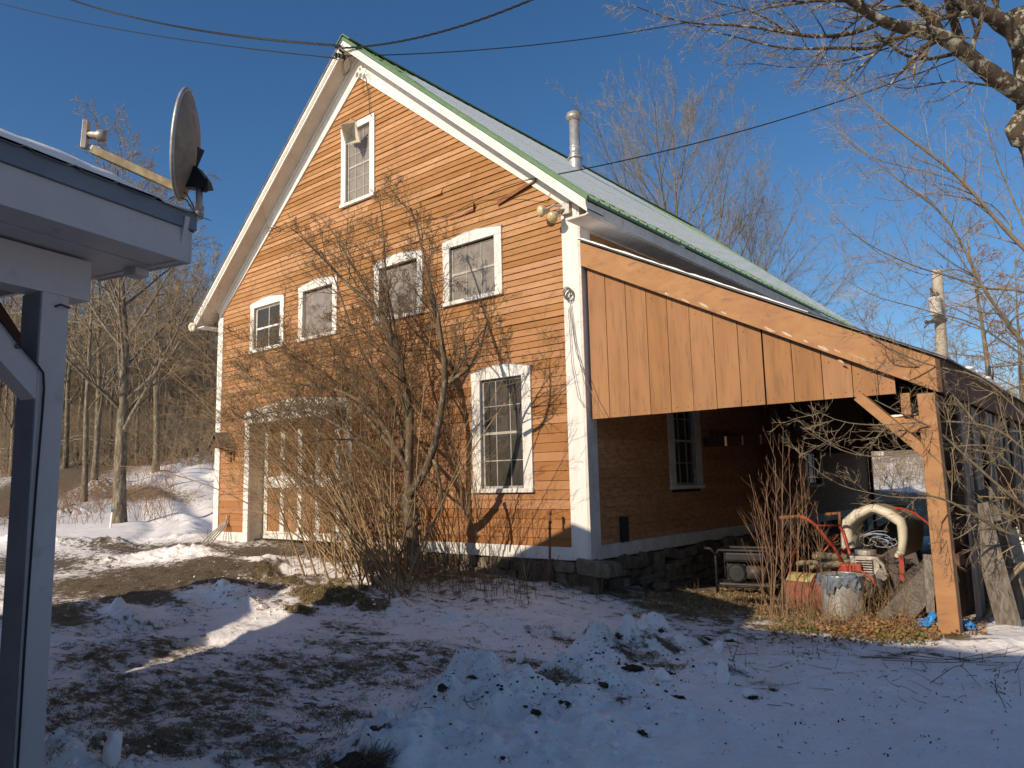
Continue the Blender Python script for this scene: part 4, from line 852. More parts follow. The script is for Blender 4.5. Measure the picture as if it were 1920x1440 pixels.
mb = MB(); mb.bar((b1[0]-.04,.02,-.05), (b1[0]-.04,.02,b1[2]+.05), .05, .05, up=(0,1,0)); bl(mb, 'leg', M['red'], None, hut); mb = MB(); mb.bar((b0[0]+.04,.03,-.05), (b0[0]+.04,.03,b0[2]+.15), .05, .05, up=(0,1,0)); bl(mb, 'leg', M['red'], None, hut)
# tangle of blue-white twine in the hood
mb = MB(); rg = np.random.default_rng(6); c = PY(1652,1022,hy+.12)
for k in range(16):
    n = 14; a = rg.uniform(0, 6.3); r_ = rg.uniform(.03,.13); tl = rg.uniform(-1,1,3); sp_ = rg.uniform(1.2, 4); o = rg.normal(0,.035,3)*[1.6,1,.7]
    mb.tube([c+o+np.array([r_*1.5*math.cos(a+sp_*i/n), .05*tl[1]*math.sin(i*.6), .05+r_*.6*math.sin(a+sp_*i/n)+.02*tl[2]]) for i in range(n)], .0045, 4)
tag(mb.build('twine', mat('pale_blue_twine', (.30,.36,.48), .6), None), 'tangle of pale blue baling twine in the mouth of the cream hutch', 'twine')
mb = MB(); p = [PY(1662,957,2.2),PY(1668,954,2.2),PY(1690,953,2.1),PY(1715,962,1.9),PY(1740,981,1.7),PY(1752,996,1.5),PY(1757,1030,1.4)]; mb.tube(p, .014, 8); tag(mb.build('red_hose', M['red'], None, smooth=True), 'bright red hose arching behind the cream hutch', 'hose')
# yellowed pipes lying across the junk
for (a, b, rr, lb) in (((1495,1056,.9),(1590,1052,1.4),.028,'long yellowed pipe, left of the three pipes on the tiller'), ((1527,1041,1.0),(1585,1046,1.4),.042,'fattest of the yellowed pipes, lying on top at the tiller'), ((1521,1061,.85),(1580,1060,1.3),.036,'lower yellowed pipe with an open round mouth at the tiller')):
    p, q = PY(*a), PY(*b); mb = MB(); mb.tube([p, q], rr, 14, caps=False); mb.tube([p+(q-p)*.01, q], rr*.82, 14, caps=False); mb.lathe([(0,0),(rr,0)], p+(q-p)*.12, q-p, 14)
    tag(mb.build('drain_pipe', M['pvc'], None, smooth=True), lb, 'pipe', 'yellowed pipes lying on the tiller')
# long boards of the scrap pile
for (a, b, w, lb) in (((1655,1165,.5),(1748,1062,1.5),.11,'long gray board sloping down in front of the scrap pile'), ((1690,1150,.6),(1752,1085,1.2),.22,'broad gray board beside the lean-to post'), ((1725,1110,1.3),(1700,1060,2.2),.16,'short board at the back of the scrap pile'), ((1745,1150,.35),(1738,1040,.5),.07,'narrow upright stake tied beside the lean-to post'), ((1680,1120,1.2),(1745,1045,2.4),.09,'pale thin lath crossing the scrap pile')):
    p, q = PY(*a), PY(*b); p[2] = max(p[2], float(Hz(p[0],p[1]))+.02); mb = MB(); mb.bar(p, q, w, .035, up=(.3,-1,.6), a=random.random()); tag(mb.build('scrap_board', M['gray_wood'], None), lb, 'board', 'boards in the scrap pile beside the post')
# blue tarp scraps
def scrap(px, py, w, h, seed, label):
    rg = np.random.default_rng(seed); c = place(px, py); mb = MB(); n = 14; V = []
    for i in range(n):
        for j in range(n):
            u, v = i/(n-1)-.5, j/(n-1)-.5; V.append((c[0]+u*w+.03*math.sin(7*v+seed), c[1]+v*.12+.03*math.sin(9*u), c[2]+.01+h*max(0, .6-1.2*abs(u+.2*v))*(.6+.8*abs(math.sin(8*u+5*v+seed)))+rg.normal(0,.012)))
    F = [(i*n+j, (i+1)*n+j, (i+1)*n+j+1, i*n+j+1) for i in range(n-1) for j in range(n-1) if rg.random() > .1]; mb.add(V, F); tag(mb.build('tarp_scrap', M['blue'], None), label, 'tarp', 'scraps of blue tarp by the post')
scrap(1755,1180,.30,.16,3,'torn blue tarp crumpled at the left foot of the lean-to post'); scrap(1813,1183,.11,.10,5,'small blue tarp scrap in the snow right of the lean-to post')
# a round stone and slabs
for px, py, r_, lb in ((1632,1128,.07,'rounded stone in the dead leaves beside the metal can'),(1700,1120,.10,'flat gray stone in the leaf pile near the post'),(1240,1108,.12,'flat stone at the foot of the barn foundation')):
    c = place(px, py); mb = MB(); mb.blob((c[0],c[1],c[2]+r_*.4), (r_*1.2,r_*.9,r_*.6), int(px), .2, 8); tag(mb.build('stone', M['stone'], None, smooth=True), lb, 'stone', 'loose stones around the shed')

# ------------------------------------------------------------------ porch of the house at the left
E1 = np.array([-.25326, .96740, 0]); E2 = np.array([.96740, .25326, 0]); PC = np.array([.82586, -6.1674, 0]); UP = np.array([0,0,1.])
def Q(a, o, z): return PC+E1*a+E2*o+UP*z
def pbox(mb, a0, a1, o0, o1, z0, z1, t=.5):
    return mb.add([Q(a,o,z) for z in (z0,z1) for a,o in ((a0,o0),(a1,o0),(a1,o1),(a0,o1))], [(3,2,1,0),(4,5,6,7),(0,1,5,4),(1,2,6,5),(2,3,7,6),(3,0,4,7)], t)
porch = thing('porch', 'gray-white porch corner with post, brace and eave in the left foreground', 'porch', tuple(Q(0,-.1,-.7)))
mb = MB(); pbox(mb, -.02,.125,-.16,0,-.8,1.967); mb2 = mb.build('post', M['porch'], porch, bev=.004)
mb = MB(); pbox(mb, -.026,-.0205,-.152,-.006,-.8,1.96); mb.build('post_shade_sheet', M['porch_dark'], porch)  # dark sheet puts the porch's shade into the post's rear face
mb = MB(); pbox(mb, -4.2,.244,-.15,0.0,1.967,2.19); mb.build('beam', M['porch'], porch, bev=.003)
mb = MB(); mb.bar(Q(-.012,-.07,1.47), Q(-1.05,-.07,2.50), .13, .17, up=E2) if False else mb.prism([Q(-.02,-.002,1.40),Q(-.02,-.002,1.585),Q(-.42,-.002,1.966),Q(-.61,-.002,1.966)], -E2*.12); mb.build('brace', M['porch'], porch, bev=.003)
mb = MB(); mb.prism([Q(.09,-.16,1.5),Q(.09,-.16,1.62),Q(.09,-.56,2.02),Q(.09,-.68,2.02)], -E1*.09); mb.build('brace', M['dark_wood'], porch)
# eave box: soffit with a dark gap, fascia in two steps, end return
mb = MB(); pbox(mb, -4.2,.53,-.35,.175,2.205,2.215); pbox(mb, -4.2,.53,.19,.40,2.205,2.215); pbox(mb, -4.2,.5,.175,.19,2.212,2.216) if False else None; mb.build('soffit', M['porch'], porch)
mb = MB(); pbox(mb, -4.2,.53,.40,.418,2.200,2.39); pbox(mb, .53,.548,-.35,.418,2.200,2.385); pbox(mb, .44,.53,.0,.1,2.16,2.205); mb.build('fascia', M['porch'], porch, bev=.003)
mb = MB(); pbox(mb, -4.2,.56,.418,.436,2.392,2.484); pbox(mb, -4.2,.53,.403,.417,2.39,2.49); pbox(mb, .549,.56,-.35,.418,2.385,2.46); mb.build('drip_trim', M['porch_dark'], porch)
# corrugated roof rising to the left, snow on it
V = []; us_ = np.arange(-4.2, .66, .012)
def rz(o): return 2.480+(.455-o)*.41 if o > -1.56 else 3.3196-(-1.56-o)*.29
for a in us_:
    w = .014*max(0, math.cos((a-.05)*2*math.pi/.235))**6
    V += [Q(a,.455,rz(.455)+w), Q(a,-1.56,rz(-1.56)+w), Q(a,-4.15,rz(-4.15)+w), Q(a,-4.15,rz(-4.15)+w-.004), Q(a,-1.56,rz(-1.56)+w-.004), Q(a,.455,rz(.455)+w-.004)]
mb = MB(); mb.add(V, [(i*6+k, (i+1)*6+k, (i+1)*6+(k+1) % 6, i*6+(k+1) % 6) for i in range(len(us_)-1) for k in range(6)]); prf = mb.build('roof', M['steelroof'], porch)
V = []; us_ = np.linspace(-4.2, .30, 150)
for a in us_:
    h = .035*np.clip((.30-a)/.25, 0, 1)*(1+.25*float(fbm(a*5, 0, 3, 5))); e = .435+.018*float(vnoise(a*7, 0, 4)); 
    for o, hh in ((e+.0,.001),(e+.006,h*.5),(e-.015,h*.95),(e-.06,h*1.25),(e-.2,h*1.4),(-.8,h*1.4),(-1.5,h)): V.append(Q(a, o, rz(o)+.012+hh))
mb = MB(); mb.add(V, [(i*7+k, (i+1)*7+k, (i+1)*7+k+1, i*7+k+1) for i in range(len(us_)-1) for k in range(6)]); mb.build('roof_snow', M['snow'], prf, smooth=True)
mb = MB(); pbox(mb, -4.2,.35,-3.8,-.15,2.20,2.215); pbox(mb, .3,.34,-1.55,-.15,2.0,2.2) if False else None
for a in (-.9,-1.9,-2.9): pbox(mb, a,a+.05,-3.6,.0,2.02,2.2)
mb.build('ceiling', M['porch_dark'], porch)
mb = MB(); mb.prism([Q(.50,.40,2.20),Q(.50,.45,rz(.45)-.03),Q(.50,-1.56,rz(-1.56)-.03),Q(.50,-3.9,rz(-3.9)-.03),Q(.50,-3.9,2.2)], -E1*.03); mb.build('gable_board', M['porch'], porch)
mb = MB(); mb.prism([Q(.1,-4.05,-.8),Q(.1,-3.93,-.8),Q(.1,-3.93,2.2),Q(.1,-4.05,2.2)], -E1*.12) if False else pbox(mb, -4.2,.2,-3.75,-3.62,1.95,2.2); mb.build('rear_beam', M['porch'], porch)
# cable clipped down the post
t = MB(); cp = [Q(-.25,.012,1.80),Q(-.12,.012,1.66),Q(-.03,.014,1.575),Q(.0,.014,1.54),Q(.008,.014,1.46),Q(.006,.014,1.3),Q(-.002,.014,1.0),Q(-.008,.014,.6),Q(-.012,.014,.2),Q(-.012,.014,-.7)]
t.tube(cp, .006, 8); tag(t.build('cable', M['wire'], None, smooth=True), 'black cable running down the gray-white porch post', 'cable')
mb = MB(); mb.tube([Q(.05,0,1.90),Q(.06,.03,1.91),Q(.11,.03,1.90)], .006, 6); mb.tube([Q(-.13,0,1.66),Q(-.13,.012,1.66)], .014, 8); mb.build('hook', M['darksteel'], porch)

# ------------------------------------------------------------------ satellite dish
dish = thing('satellite_dish', 'weathered satellite dish with a feed arm on the end of the porch roof', 'satellite dish', tuple(Q(.74,.2,2.5)))
D0 = 4.55
def unit_(v): return v/np.linalg.norm(v)
c = P(346,272,D0); fw = P(160,262,D0-.15)-P(346,272,D0); fw /= np.linalg.norm(fw)
vd = unit_(c-CAM); fw = fw-vd*(fw@vd); fw /= np.linalg.norm(fw); fw = fw+vd*.17+UP*.12; fw /= np.linalg.norm(fw)           # direction the dish faces
up = P(362,180,D0)-P(322,368,D0); up -= fw*(up@fw); up /= np.linalg.norm(up); sd = np.cross(fw, up)
n1, n2 = 7, 40; V = []; rim = []
for side_ in (0, 1):
    for i in range(n1+1):
        for j in range(n2):
            a = 2*math.pi*j/n2; q = i/n1; V.append(c+up*.325*q*math.sin(a)+sd*.29*q*math.cos(a)-fw*(.075*(1-q*q)+.006*side_))
N = (n1+1)*n2; F = []
for s in (0, 1):
    F += [(s*N+i*n2+j, s*N+(i+1)*n2+j, s*N+(i+1)*n2+(j+1) % n2, s*N+i*n2+(j+1) % n2) for i in range(n1) for j in range(n2)]
mb = MB(); mb.add(V, F); refl = mb.build('reflector', mat('weathered_dish_metal', (.34,.25,.17), .6, (.25,.18,.12), 5, (1,1,1), (.16,.12,.09), 12, .5), dish, smooth=True)
mb = MB(); a = np.linspace(0, 2*math.pi, 49); mb.tube([c+up*.326*math.sin(q)+sd*.291*math.cos(q)+fw*.002 for q in a], .0125, 8, caps=False); mb.build('rim', M['dullmetal'], refl, smooth=True)
mb = MB(); a0 = P(326,350,D0-.02); a1 = P(172,280,D0-.12); mb.bar(a0+(a0-a1)*.05, a1, .035, .05); arm = mb.build('feed_arm', mat('yellowed_arm_metal', (.50,.43,.27), .6, (.38,.30,.18), 8, (1,1,1), (.2,.12,.06), 15, .5), dish, bev=.005)
lp = P(160,255,D0-.12); ldir = (c-lp)/np.linalg.norm(c-lp)
mb = MB(); mb.bar(lp-up*.075, lp+up*.09, .05, .03, up=ldir); mb.bar(lp-up*.06+ldir*.02, a1+ldir*.05, .02, .03); lnb = mb.build('feed_plate', M['dullmetal'], arm, bev=.003)
mb = MB(); mb.lathe([(0,0),(.024,0),(.024,.045),(.034,.055),(.036,.085),(.03,.10),(0,.105)], lp+up*.01+ldir*.012, ldir, 18); mb.build('feed_horn', M['dullmetal'], arm, smooth=True)
mt = P(374,405,D0+.02)
mb = MB(); m1 = P(374,345,D0+.02); mb.tube([mt-UP*.02, m1], .021, 14); mb.tube([mt-UP*.0, mt+UP*.06], .025, 14); mb.tube([mt+UP*.02, mt-UP*.05-E1*.05, Q(.56,.2,2.42)], .024, 12); mb.build('mast', M['dullmetal'], dish, smooth=True)
mb = MB(); bk = P(352,335,D0+.02); mb.blob(P(352,330,D0+.02), (.045,.045,.04), 2, .3, 6); mb.blob(P(372,342,D0+.02), (.035,.04,.03), 5, .3, 6); mb.prism([P(332,345,D0-.02),P(338,322,D0-.02),P(352,307,D0-.02),P(368,312,D0-.02),P(385,335,D0-.02),P(390,350,D0-.02),P(375,352,D0-.02),P(350,350,D0-.02)], CF*.09); mb.bar(c-fw*.075, P(350,325,D0+.02), .07, .05); mb.tube([P(388,335,D0-.04),P(388,352,D0-.04)], .008, 6); mb.box(P(384,356,D0)-.012, P(384,356,D0)+.012)
mb.build('bracket', M['black'], dish, bev=.004)
mb = MB(); q = [P(330,352,D0),P(350,364,D0),P(362,385,D0),P(366,400,D0)]; mb.tube(q, .004, 6); mb.tube([P(318,372,D0),P(330,368,D0),P(350,375,D0),P(362,395,D0)], .004, 6); mb.build('cable', M['wire'], dish)

# ------------------------------------------------------------------ house behind the photographer (unseen; a slab shaped to shade the yard)
house = thing('house', 'unseen house behind the viewer, a slab shaped to shade the foreground', 'house', (2,-14,-.7))
KS = math.tan(R(SUN_EL))/math.cos(R(SUN_AZ)); TA = math.tan(R(SUN_AZ)); yh = -9.6
def hp(a, b): return (a+TA*yh, yh, b-KS*yh)
HSIL = [(-1.15,-.72),(11,-.72),(11,-5.6),(-1.15,-5.6)]
mb = MB(); mb.prism([hp(*q) for q in HSIL], (0,-.3,0)); mb.build('wall', M['white'], house)
mb = MB(); mb.box((-1.9,-14.5,-1.2), (9.,yh-.31,2.0)); mb.build('rear_wing', M['white'], house)
occl = thing('occluder', 'low unseen garage behind the viewer at the left whose shadow falls on the drive', 'occluder', (-4.5,-9,-.7))
mb = MB(); mb.prism([(-3.98,-7.0,-1.3),(-2.1,-10.6,-1.3),(-4.6,-11.4,-1.3),(-5.3,-7.1,-1.3)], (0,0,3.48)); mb.build('wall', M['white'], occl)  # added block, footprint and height set by the shadow wanted on the drive
mb = MB(); mb.prism([(-3.98,-7.0,2.181),(-2.1,-10.6,2.181),(-4.6,-11.4,2.181),(-5.3,-7.1,2.181)], (0,0,.04)); mb.build('roof', M['steelroof'], occl)
# ------------------------------------------------------------------ trees and shrubs
class Wood:
    """collects tapering branches and turns them into one mesh"""
    def __init__(s): s.b = {}
    def add(s, pts, r): s.b.setdefault(len(pts), []).append((pts, r))
    def build(s, name, mt, parent=None, k=4):
        VV = []; FF = []; off = 0
        for n, L in s.b.items():
            Pn = np.array([a for a, b in L]); Rn = np.array([b for a, b in L]); m = len(L)
            T = np.gradient(Pn, axis=1); T /= np.linalg.norm(T, axis=2)[..., None]+1e-9
            d0 = Pn[:, -1]-Pn[:, 0]; d0 /= np.linalg.norm(d0, axis=1)[:, None]+1e-9
            ref = np.where(np.abs(d0[:, 2:3]) < .8, np.array([[0,0,1.]]), np.array([[1.,.0,0]]))
            U = np.cross(T, ref[:, None, :]); U /= np.linalg.norm(U, axis=2)[..., None]+1e-9; W = np.cross(T, U)
            a = 2*np.pi*np.arange(k)/k
            V = Pn[:,:,None,:]+Rn[:,:,None,None]*(np.cos(a)[None,None,:,None]*U[:,:,None,:]+np.sin(a)[None,None,:,None]*W[:,:,None,:])
            idx = off+np.arange(m*n*k).reshape(m, n, k)
            A = idx[:, :-1, :]; B_ = np.roll(idx, -1, 2)[:, :-1, :]; C_ = np.roll(idx, -1, 2)[:, 1:, :]; D_ = idx[:, 1:, :]
            FF.append(np.stack([A, B_, C_, D_], -1).reshape(-1, 4)); VV.append(V.reshape(-1, 3)); off += m*n*k
        V = np.vstack(VV).astype(np.float32); Q_ = np.vstack(FF).astype(np.int32)
        me = bpy.data.meshes.new(name); me.vertices.add(len(V)); me.vertices.foreach_set('co', V.ravel()); me.loops.add(Q_.size); me.loops.foreach_set('vertex_index', Q_.ravel())
        me.polygons.add(len(Q_)); me.polygons.foreach_set('loop_start', np.arange(0, Q_.size, 4, dtype=np.int32)); me.polygons.foreach_set('use_smooth', np.ones(len(Q_), bool)); me.update(calc_edges=True); me.materials.append(mt)
        o = bpy.data.objects.new(name, me); COL.objects.link(o)
        if parent is not None:
            o.parent = parent; o.matrix_parent_inverse = parent.matrix_basis.inverted() if parent.type == 'EMPTY' else Matrix.Identity(4)
        return o
rr = random.Random(11)
_NB = [np.random.default_rng(5).normal(0, 1, (400000, 3)), 0]
def nv(): _NB[1] = (_NB[1]+1) % 400000; return _NB[0][_NB[1]]
def unit(v): return v/(math.sqrt(v[0]*v[0]+v[1]*v[1]+v[2]*v[2])+1e-9)
_NL = _NB[0].tolist()
def cross(a, b): return np.array([a[1]*b[2]-a[2]*b[1], a[2]*b[0]-a[0]*b[2], a[0]*b[1]-a[1]*b[0]])
def polyline(p, d, L, n, wob, trop):
    k = _NB[1]; _NB[1] = (k+n) % 399000; dx, dy, dz = d; q = 1/(math.sqrt(dx*dx+dy*dy+dz*dz)+1e-9); dx *= q; dy *= q; dz *= q
    x, y, z = p; pts = [(x, y, z)]; s = L/(n-1); N = _NL[k:k+n]; tz = trop[2]/n
    for i in range(n-1):
        a = N[i]; dx += a[0]*wob; dy += a[1]*wob; dz += a[2]*wob+tz; q = 1/(math.sqrt(dx*dx+dy*dy+dz*dz)+1e-9); dx *= q; dy *= q; dz *= q
        x += dx*s; y += dy*s; z += dz*s; pts.append((x, y, z))
    return np.array(pts), (dx, dy, dz)
def grow(w, p, d, L, r, lv, cfg, fine=None):
    """lv levels left; cfg: (children, angle, length ratio, wobble, tropism z, n)"""
    ch, ang, ra, wob, tz, n = cfg[lv]
    pts, _ = polyline(p, d, L, n, wob, np.array([0,0,tz])); rt = r*np.linspace(1, .22 if lv else .12, n)
    (fine if (fine is not None and lv <= 1) else w).add(pts, rt)
    if lv == 0: return
    for i in range(ch):
        t = .18+.8*(i+rr.random())/ch; f = t*(n-1); k = min(int(f), n-2); q = pts[k]*(1-f+k)+pts[k+1]*(f-k); dd = unit(pts[k+1]-pts[k])
        s = unit(cross(dd, nv())); an = R(ang*rr.uniform(.65, 1.3)); nd = dd*math.cos(an)+s*math.sin(an)
        rc = r*(1-.75*t)*rr.uniform(.45, .7); grow(w, q, nd, L*ra*(1.15-.65*t)*rr.uniform(.7, 1.2), max(rc, cfg['rmin']), lv-1, cfg, fine)
def smooth(pts, n):
    p = np.array(pts, float); s = np.r_[0, np.cumsum(np.linalg.norm(np.diff(p, axis=0), axis=1))]; s /= s[-1]; q = np.linspace(0, 1, n)
    o = np.stack([np.interp(q, s, p[:,i]) for i in range(3)], 1)
    for _ in range(2): o[1:-1] = (o[:-2]+2*o[1:-1]+o[2:])/4
    return o
def limb(w, fine, pts, r0, r1, n, kids, Lk, lv, cfg, t0=.15, up=0., t1=1.0):
    """a traced limb with side growth"""
    p = smooth(pts, n); w.add(p, np.linspace(r0, r1, n)*(1+.06*np.array([rr.uniform(-1,1) for _ in range(n)])))
    for i in range(kids):
        t = t0+(t1-t0)*(i+rr.random())/kids; f = t*(n-1); k = min(int(f), n-2); q = p[k]*(1-f+k)+p[k+1]*(f-k); dd = unit(p[k+1]-p[k]); s = unit(cross(dd, nv())); s = unit(s+np.array([0,0,up]))
        an = R(rr.uniform(30, 65)); r_ = (r0+(r1-r0)*t)*rr.uniform(.3,.55); grow(w, q, dd*math.cos(an)+s*math.sin(an), Lk*(1.1-.5*t)*rr.uniform(.6,1.25), max(r_, cfg['rmin']), lv, cfg, fine)
    return p

# --- the shrub in front of the barn: an old pruned trunk and a thicket of arching stems
def PS(px, py, y): return PY(px, py, y)
old = thing('old_bush_tree', 'old pruned bush trunk with crooked lichened limbs in front of the barn', 'tree', tuple(PS(777,1056,-1.05)))
W = Wood(); Fn = Wood(); cfgb = {3:(7,38,.55,.10,.15,7), 2:(6,40,.54,.12,.18,6), 1:(6,42,.52,.14,.1,5), 0:(0,0,0,.16,.1,4), 'rmin':.0030}
y0 = -1.05
tr = [PS(778,1062,y0),PS(775,1020,y0),PS(768,975,y0),PS(765,925,y0)]
W.add(smooth(tr, 8), np.array([.15,.125,.115,.118,.12,.125,.12,.11])*.72)
for k in range(22):
    a = rr.uniform(0, 6.28); q = tr[1]+(tr[3]-tr[1])*rr.random(); W.add(np.array([q, q+np.array([math.cos(a)*.10, math.sin(a)*.10, rr.uniform(-.02,.06)]), q+np.array([math.cos(a)*.13, math.sin(a)*.13, .03])]), np.array([.06,.03,.006]))
def L2(pts, ys, r0, r1, kids, Lk, lv=3, n=16, **kw): return limb(W, Fn, [PS(a, b, y0+dy) for (a, b), dy in zip(pts, ys)], r0, r1, n, kids, Lk, lv, cfgb, **kw)
L2([(766,930),(763,840),(777,800),(763,723),(740,647),(727,590),(670,550),(633,520),(600,470)], [0,.05,.1,0,-.1,-.15,-.2,-.3,-.3], .065, .012, 15, 1.3, up=.5)
L2([(740,647),(715,600),(690,540),(650,480),(615,420)], [-.1,0,.1,.2,.2], .028, .006, 9, .95, lv=2, up=.6)
L2([(766,930),(790,900),(815,868),(823,767),(843,717),(827,647),(820,573),(797,513),(790,440),(770,390)], [0,-.08,-.1,-.1,-.2,-.1,-.05,0,.1,.1], .058, .010, 13, 1.0, t0=.35, up=.7)
W.add(smooth([PS(815,862,y0-.1),PS(824,900,y0-.12),PS(831,940,y0-.1),PS(829,962,y0-.08)], 6), np.array([.035,.024,.02,.022,.02,.012]))
L2([(843,717),(880,690),(905,640),(915,590)], [-.2,-.2,-.1,0], .028, .007, 6, .7, lv=2, t0=.3, up=.6)
L2([(765,900),(757,840),(745,760),(700,700),(667,640),(640,560),(620,500)], [.05,.2,.25,.3,.35,.4,.4], .042, .008, 12, 1.1, up=.5)
L2([(763,880),(735,830),(713,773),(653,737),(613,723),(540,720),(430,707)], [0,-.1,-.2,-.3,-.35,-.4,-.45], .038, .006, 16, 1.05, up=.25)
L2([(755,860),(710,810),(667,760),(633,717),(580,680),(530,657),(480,650)], [0,-.05,-.1,-.15,-.2,-.3,-.35], .034, .006, 15, 1.0, up=.3)
L2([(750,880),(700,850),(640,800),(580,770),(510,770),(450,790)], [0,-.3,-.5,-.6,-.7,-.8], .028, .005, 14, .9, up=.1)
L2([(768,900),(775,800),(752,700),(740,600),(720,520),(722,440),(712,380)], [.1,.3,.5,.5,.5,.4,.4], .036, .007, 12, .9, up=.8)
W.build('trunk', M['lichen'] if False else M['bushbark'], old, 6); Fn.build('crown', M['bushtwig'], old, 3)
shr = thing('arching_shrub', 'dense leafless shrub of many thin arching stems in front of the barn door', 'shrub', tuple(PS(700,1050,-.9)))
W = Wood(); Fn = Wood(); cfgs = {3:(5,28,.5,.06,.02,7), 2:(5,34,.55,.09,.08,6), 1:(5,40,.55,.12,.05,5), 0:(0,0,0,.14,.05,4), 'rmin':.0024}
for k in range(125):
    px = rr.triangular(560, 825, 730); base = PS(px, rr.uniform(1025, 1062), rr.uniform(-1.5,-.45)); base[2] = float(Hz(base[0], base[1]))-.02
    left = rr.random() < .75; az = rr.gauss(-1.05, .55) if left else rr.gauss(.4, .6); L_ = rr.uniform(1.8, 4.8) if left else rr.uniform(1.4, 3.6)
    az *= .85; d = np.array([az*.5, rr.gauss(-.05,.22), 1.0]); n = 12; p = [base]; dd = unit(d)
    for i in range(n-1): dd = unit(dd+np.array([az*.045, 0, -.035 if left else 0])+nv()*.03); p.append(p[-1]+dd*L_/(n-1))
    p = np.array(p); p[:,1] = np.minimum(p[:,1], -.10); r0 = rr.uniform(.007, .016)
    limb(W, Fn, p, r0, .003, 12, rr.randint(5, 8), L_*.33, 2 if L_ > 2.2 else 1, cfgs, t0=.38, up=.35)
for k in range(80):
    px = rr.uniform(520, 1000); base = PS(px, 1045, rr.uniform(-1.2,-.3)); base[2] = float(Hz(base[0], base[1]))-.02
    L_ = rr.uniform(.4, 1.5)*(1 if px < 860 else .7); grow(W, base, np.array([rr.gauss(0,.22), rr.gauss(-.1,.2), 1]), L_, rr.uniform(.003,.007), 1, {1:(5,26,.5,.05,.03,7), 0:(0,0,0,.1,.05,4), 'rmin':.0016}, Fn)
for k in range(26):      # the twiggy sprays in front of the tall window
    base = PS(rr.uniform(850,900), rr.uniform(935,1010), rr.uniform(-1.0,-.5)); grow(W, base, np.array([rr.gauss(.28,.3), rr.gauss(-.1,.2), 1]), rr.uniform(.4,1.0), .005, 2, {2:(4,35,.55,.09,.08,7), 1:(4,42,.5,.12,.1,5), 0:(0,0,0,.14,.1,4), 'rmin':.0016}, Fn)
W.build('stem', M['arch'], shr, 5); Fn.build('twig', M['arch'], shr, 3)

# --- dry stalks in the snow along the foundation and elsewhere (nobody could count them)
W = Wood()
def stalks(n, x0, x1, y0_, y1_, h0, h1, lean=.12, br=2):
    for _ in range(n):
        q = place(rr.uniform(x0, x1), rr.uniform(y0_, y1_)); h = rr.uniform(h0, h1)
        grow(W, q-[0,0,.02], np.array([rr.gauss(0,lean), rr.gauss(0,lean), 1]), h, rr.uniform(.0025,.005), 1 if rr.random() < .6 else 0, {1:(br,32,.4,.04,0,6), 0:(0,0,0,.05,0,6), 'rmin':.0016})
        if rr.random() < .35:
            t = q+[0,0,h*.8]
            for k in range(4): W.add(np.array([t+[0,0,-.03*k], t+[rr.gauss(0,.012),rr.gauss(0,.012),-.03*k+.012]]), np.array([.006,.004]))
stalks(90, 760, 905, 1060, 1115, .12, .38); stalks(120, 900, 1130, 1055, 1125, .15, .5, .09); stalks(30, 1000, 1110, 1062, 1100, .3, .62, .05); stalks(26, 850, 960, 1085, 1125, .15, .35, .3); stalks(40, 470, 760, 1035, 1085, .2, .6); stalks(26, 1280, 1440, 1090, 1150, .06, .3, .2); stalks(20, 1560, 1900, 1215, 1260, .04, .16, .5); stalks(12, 1480, 1600, 1225, 1250, .04, .12, .5)
stalks(16, 380, 470, 1005, 1025, .1, .3); stalks(6, 1860, 1919, 1250, 1330, .1, .3, .5); stalks(8, 1340, 1420, 1215, 1260, .05, .22, .3)
tag(W.build('dry_stalks', M['stalk'], None, 3), kind='stuff')
# wild stems growing around the generator and the tiller, with leaves on the scrap pile
wl = thing('sapling_clump', 'clump of slender reddish bare saplings between the generator and the trash can', 'shrub', tuple(place(1465,1160)))
W = Wood(); Fn = Wood()
for px, top, ly in ((1435,890,0),(1450,860,.1),(1467,800,.0),(1478,835,-.1),(1490,900,0),(1504,830,.1),(1520,905,0),(1445,930,0),(1498,960,.1),(1425,985,0),(1460,950,0),(1540,1000,0),(1472,905,.1),(1528,960,.1)):
    q = place(px+rr.uniform(-4,4), rr.uniform(1140,1172)); D = (q-CAM)@CF; t = P(px-rr.uniform(-6,14), top, D+ly); n = 12; p = smooth([q, q*.6+t*.4+[rr.gauss(.03,.04),0,0], t], n)
    limb(W, Fn, p, rr.uniform(.0045,.0075), .002, n, 7, .5, 1, {1:(3,30,.45,.05,.25,7), 0:(0,0,0,.08,.3,5), 'rmin':.002}, t0=.25, up=.7)
for px, py in ((1405,890),(1408,960),(1390,1010),(1415,920)):
    q = place(rr.uniform(1440,1470), 1150); D = (q-CAM)@CF; p = smooth([q, P(px+35, (py+1150)/2+20, D), P(px, py, D-.1)], 12); limb(W, Fn, p, .006, .002, 12, 4, .35, 0, {0:(0,0,0,.06,.3,5), 'rmin':.002}, t0=.3, up=.5)
W.build('stem', M['redtwig'], wl, 4); Fn.build('twig', M['redtwig'], wl, 3)
W = Wood()
for k in range(240):
    q = place(rr.uniform(1500,1735), rr.uniform(1085,1185)); grow(W, q, np.array([rr.gauss(0,.5), rr.gauss(-.1,.4), rr.uniform(.4,1)]), rr.uniform(.15,.6), .003, 1, {1:(4,45,.45,.15,0,7), 0:(0,0,0,.15,0,5), 'rmin':.0015})
for k in range(60):
    q = PY(rr.uniform(1540,1700), rr.uniform(990,1090), rr.uniform(1.0,2.4)); grow(W, q, unit(nv()+np.array([0,0,.3])), rr.uniform(.1,.35), .0028, 1, {1:(4,45,.45,.2,0,6), 0:(0,0,0,.2,0,4), 'rmin':.0014})
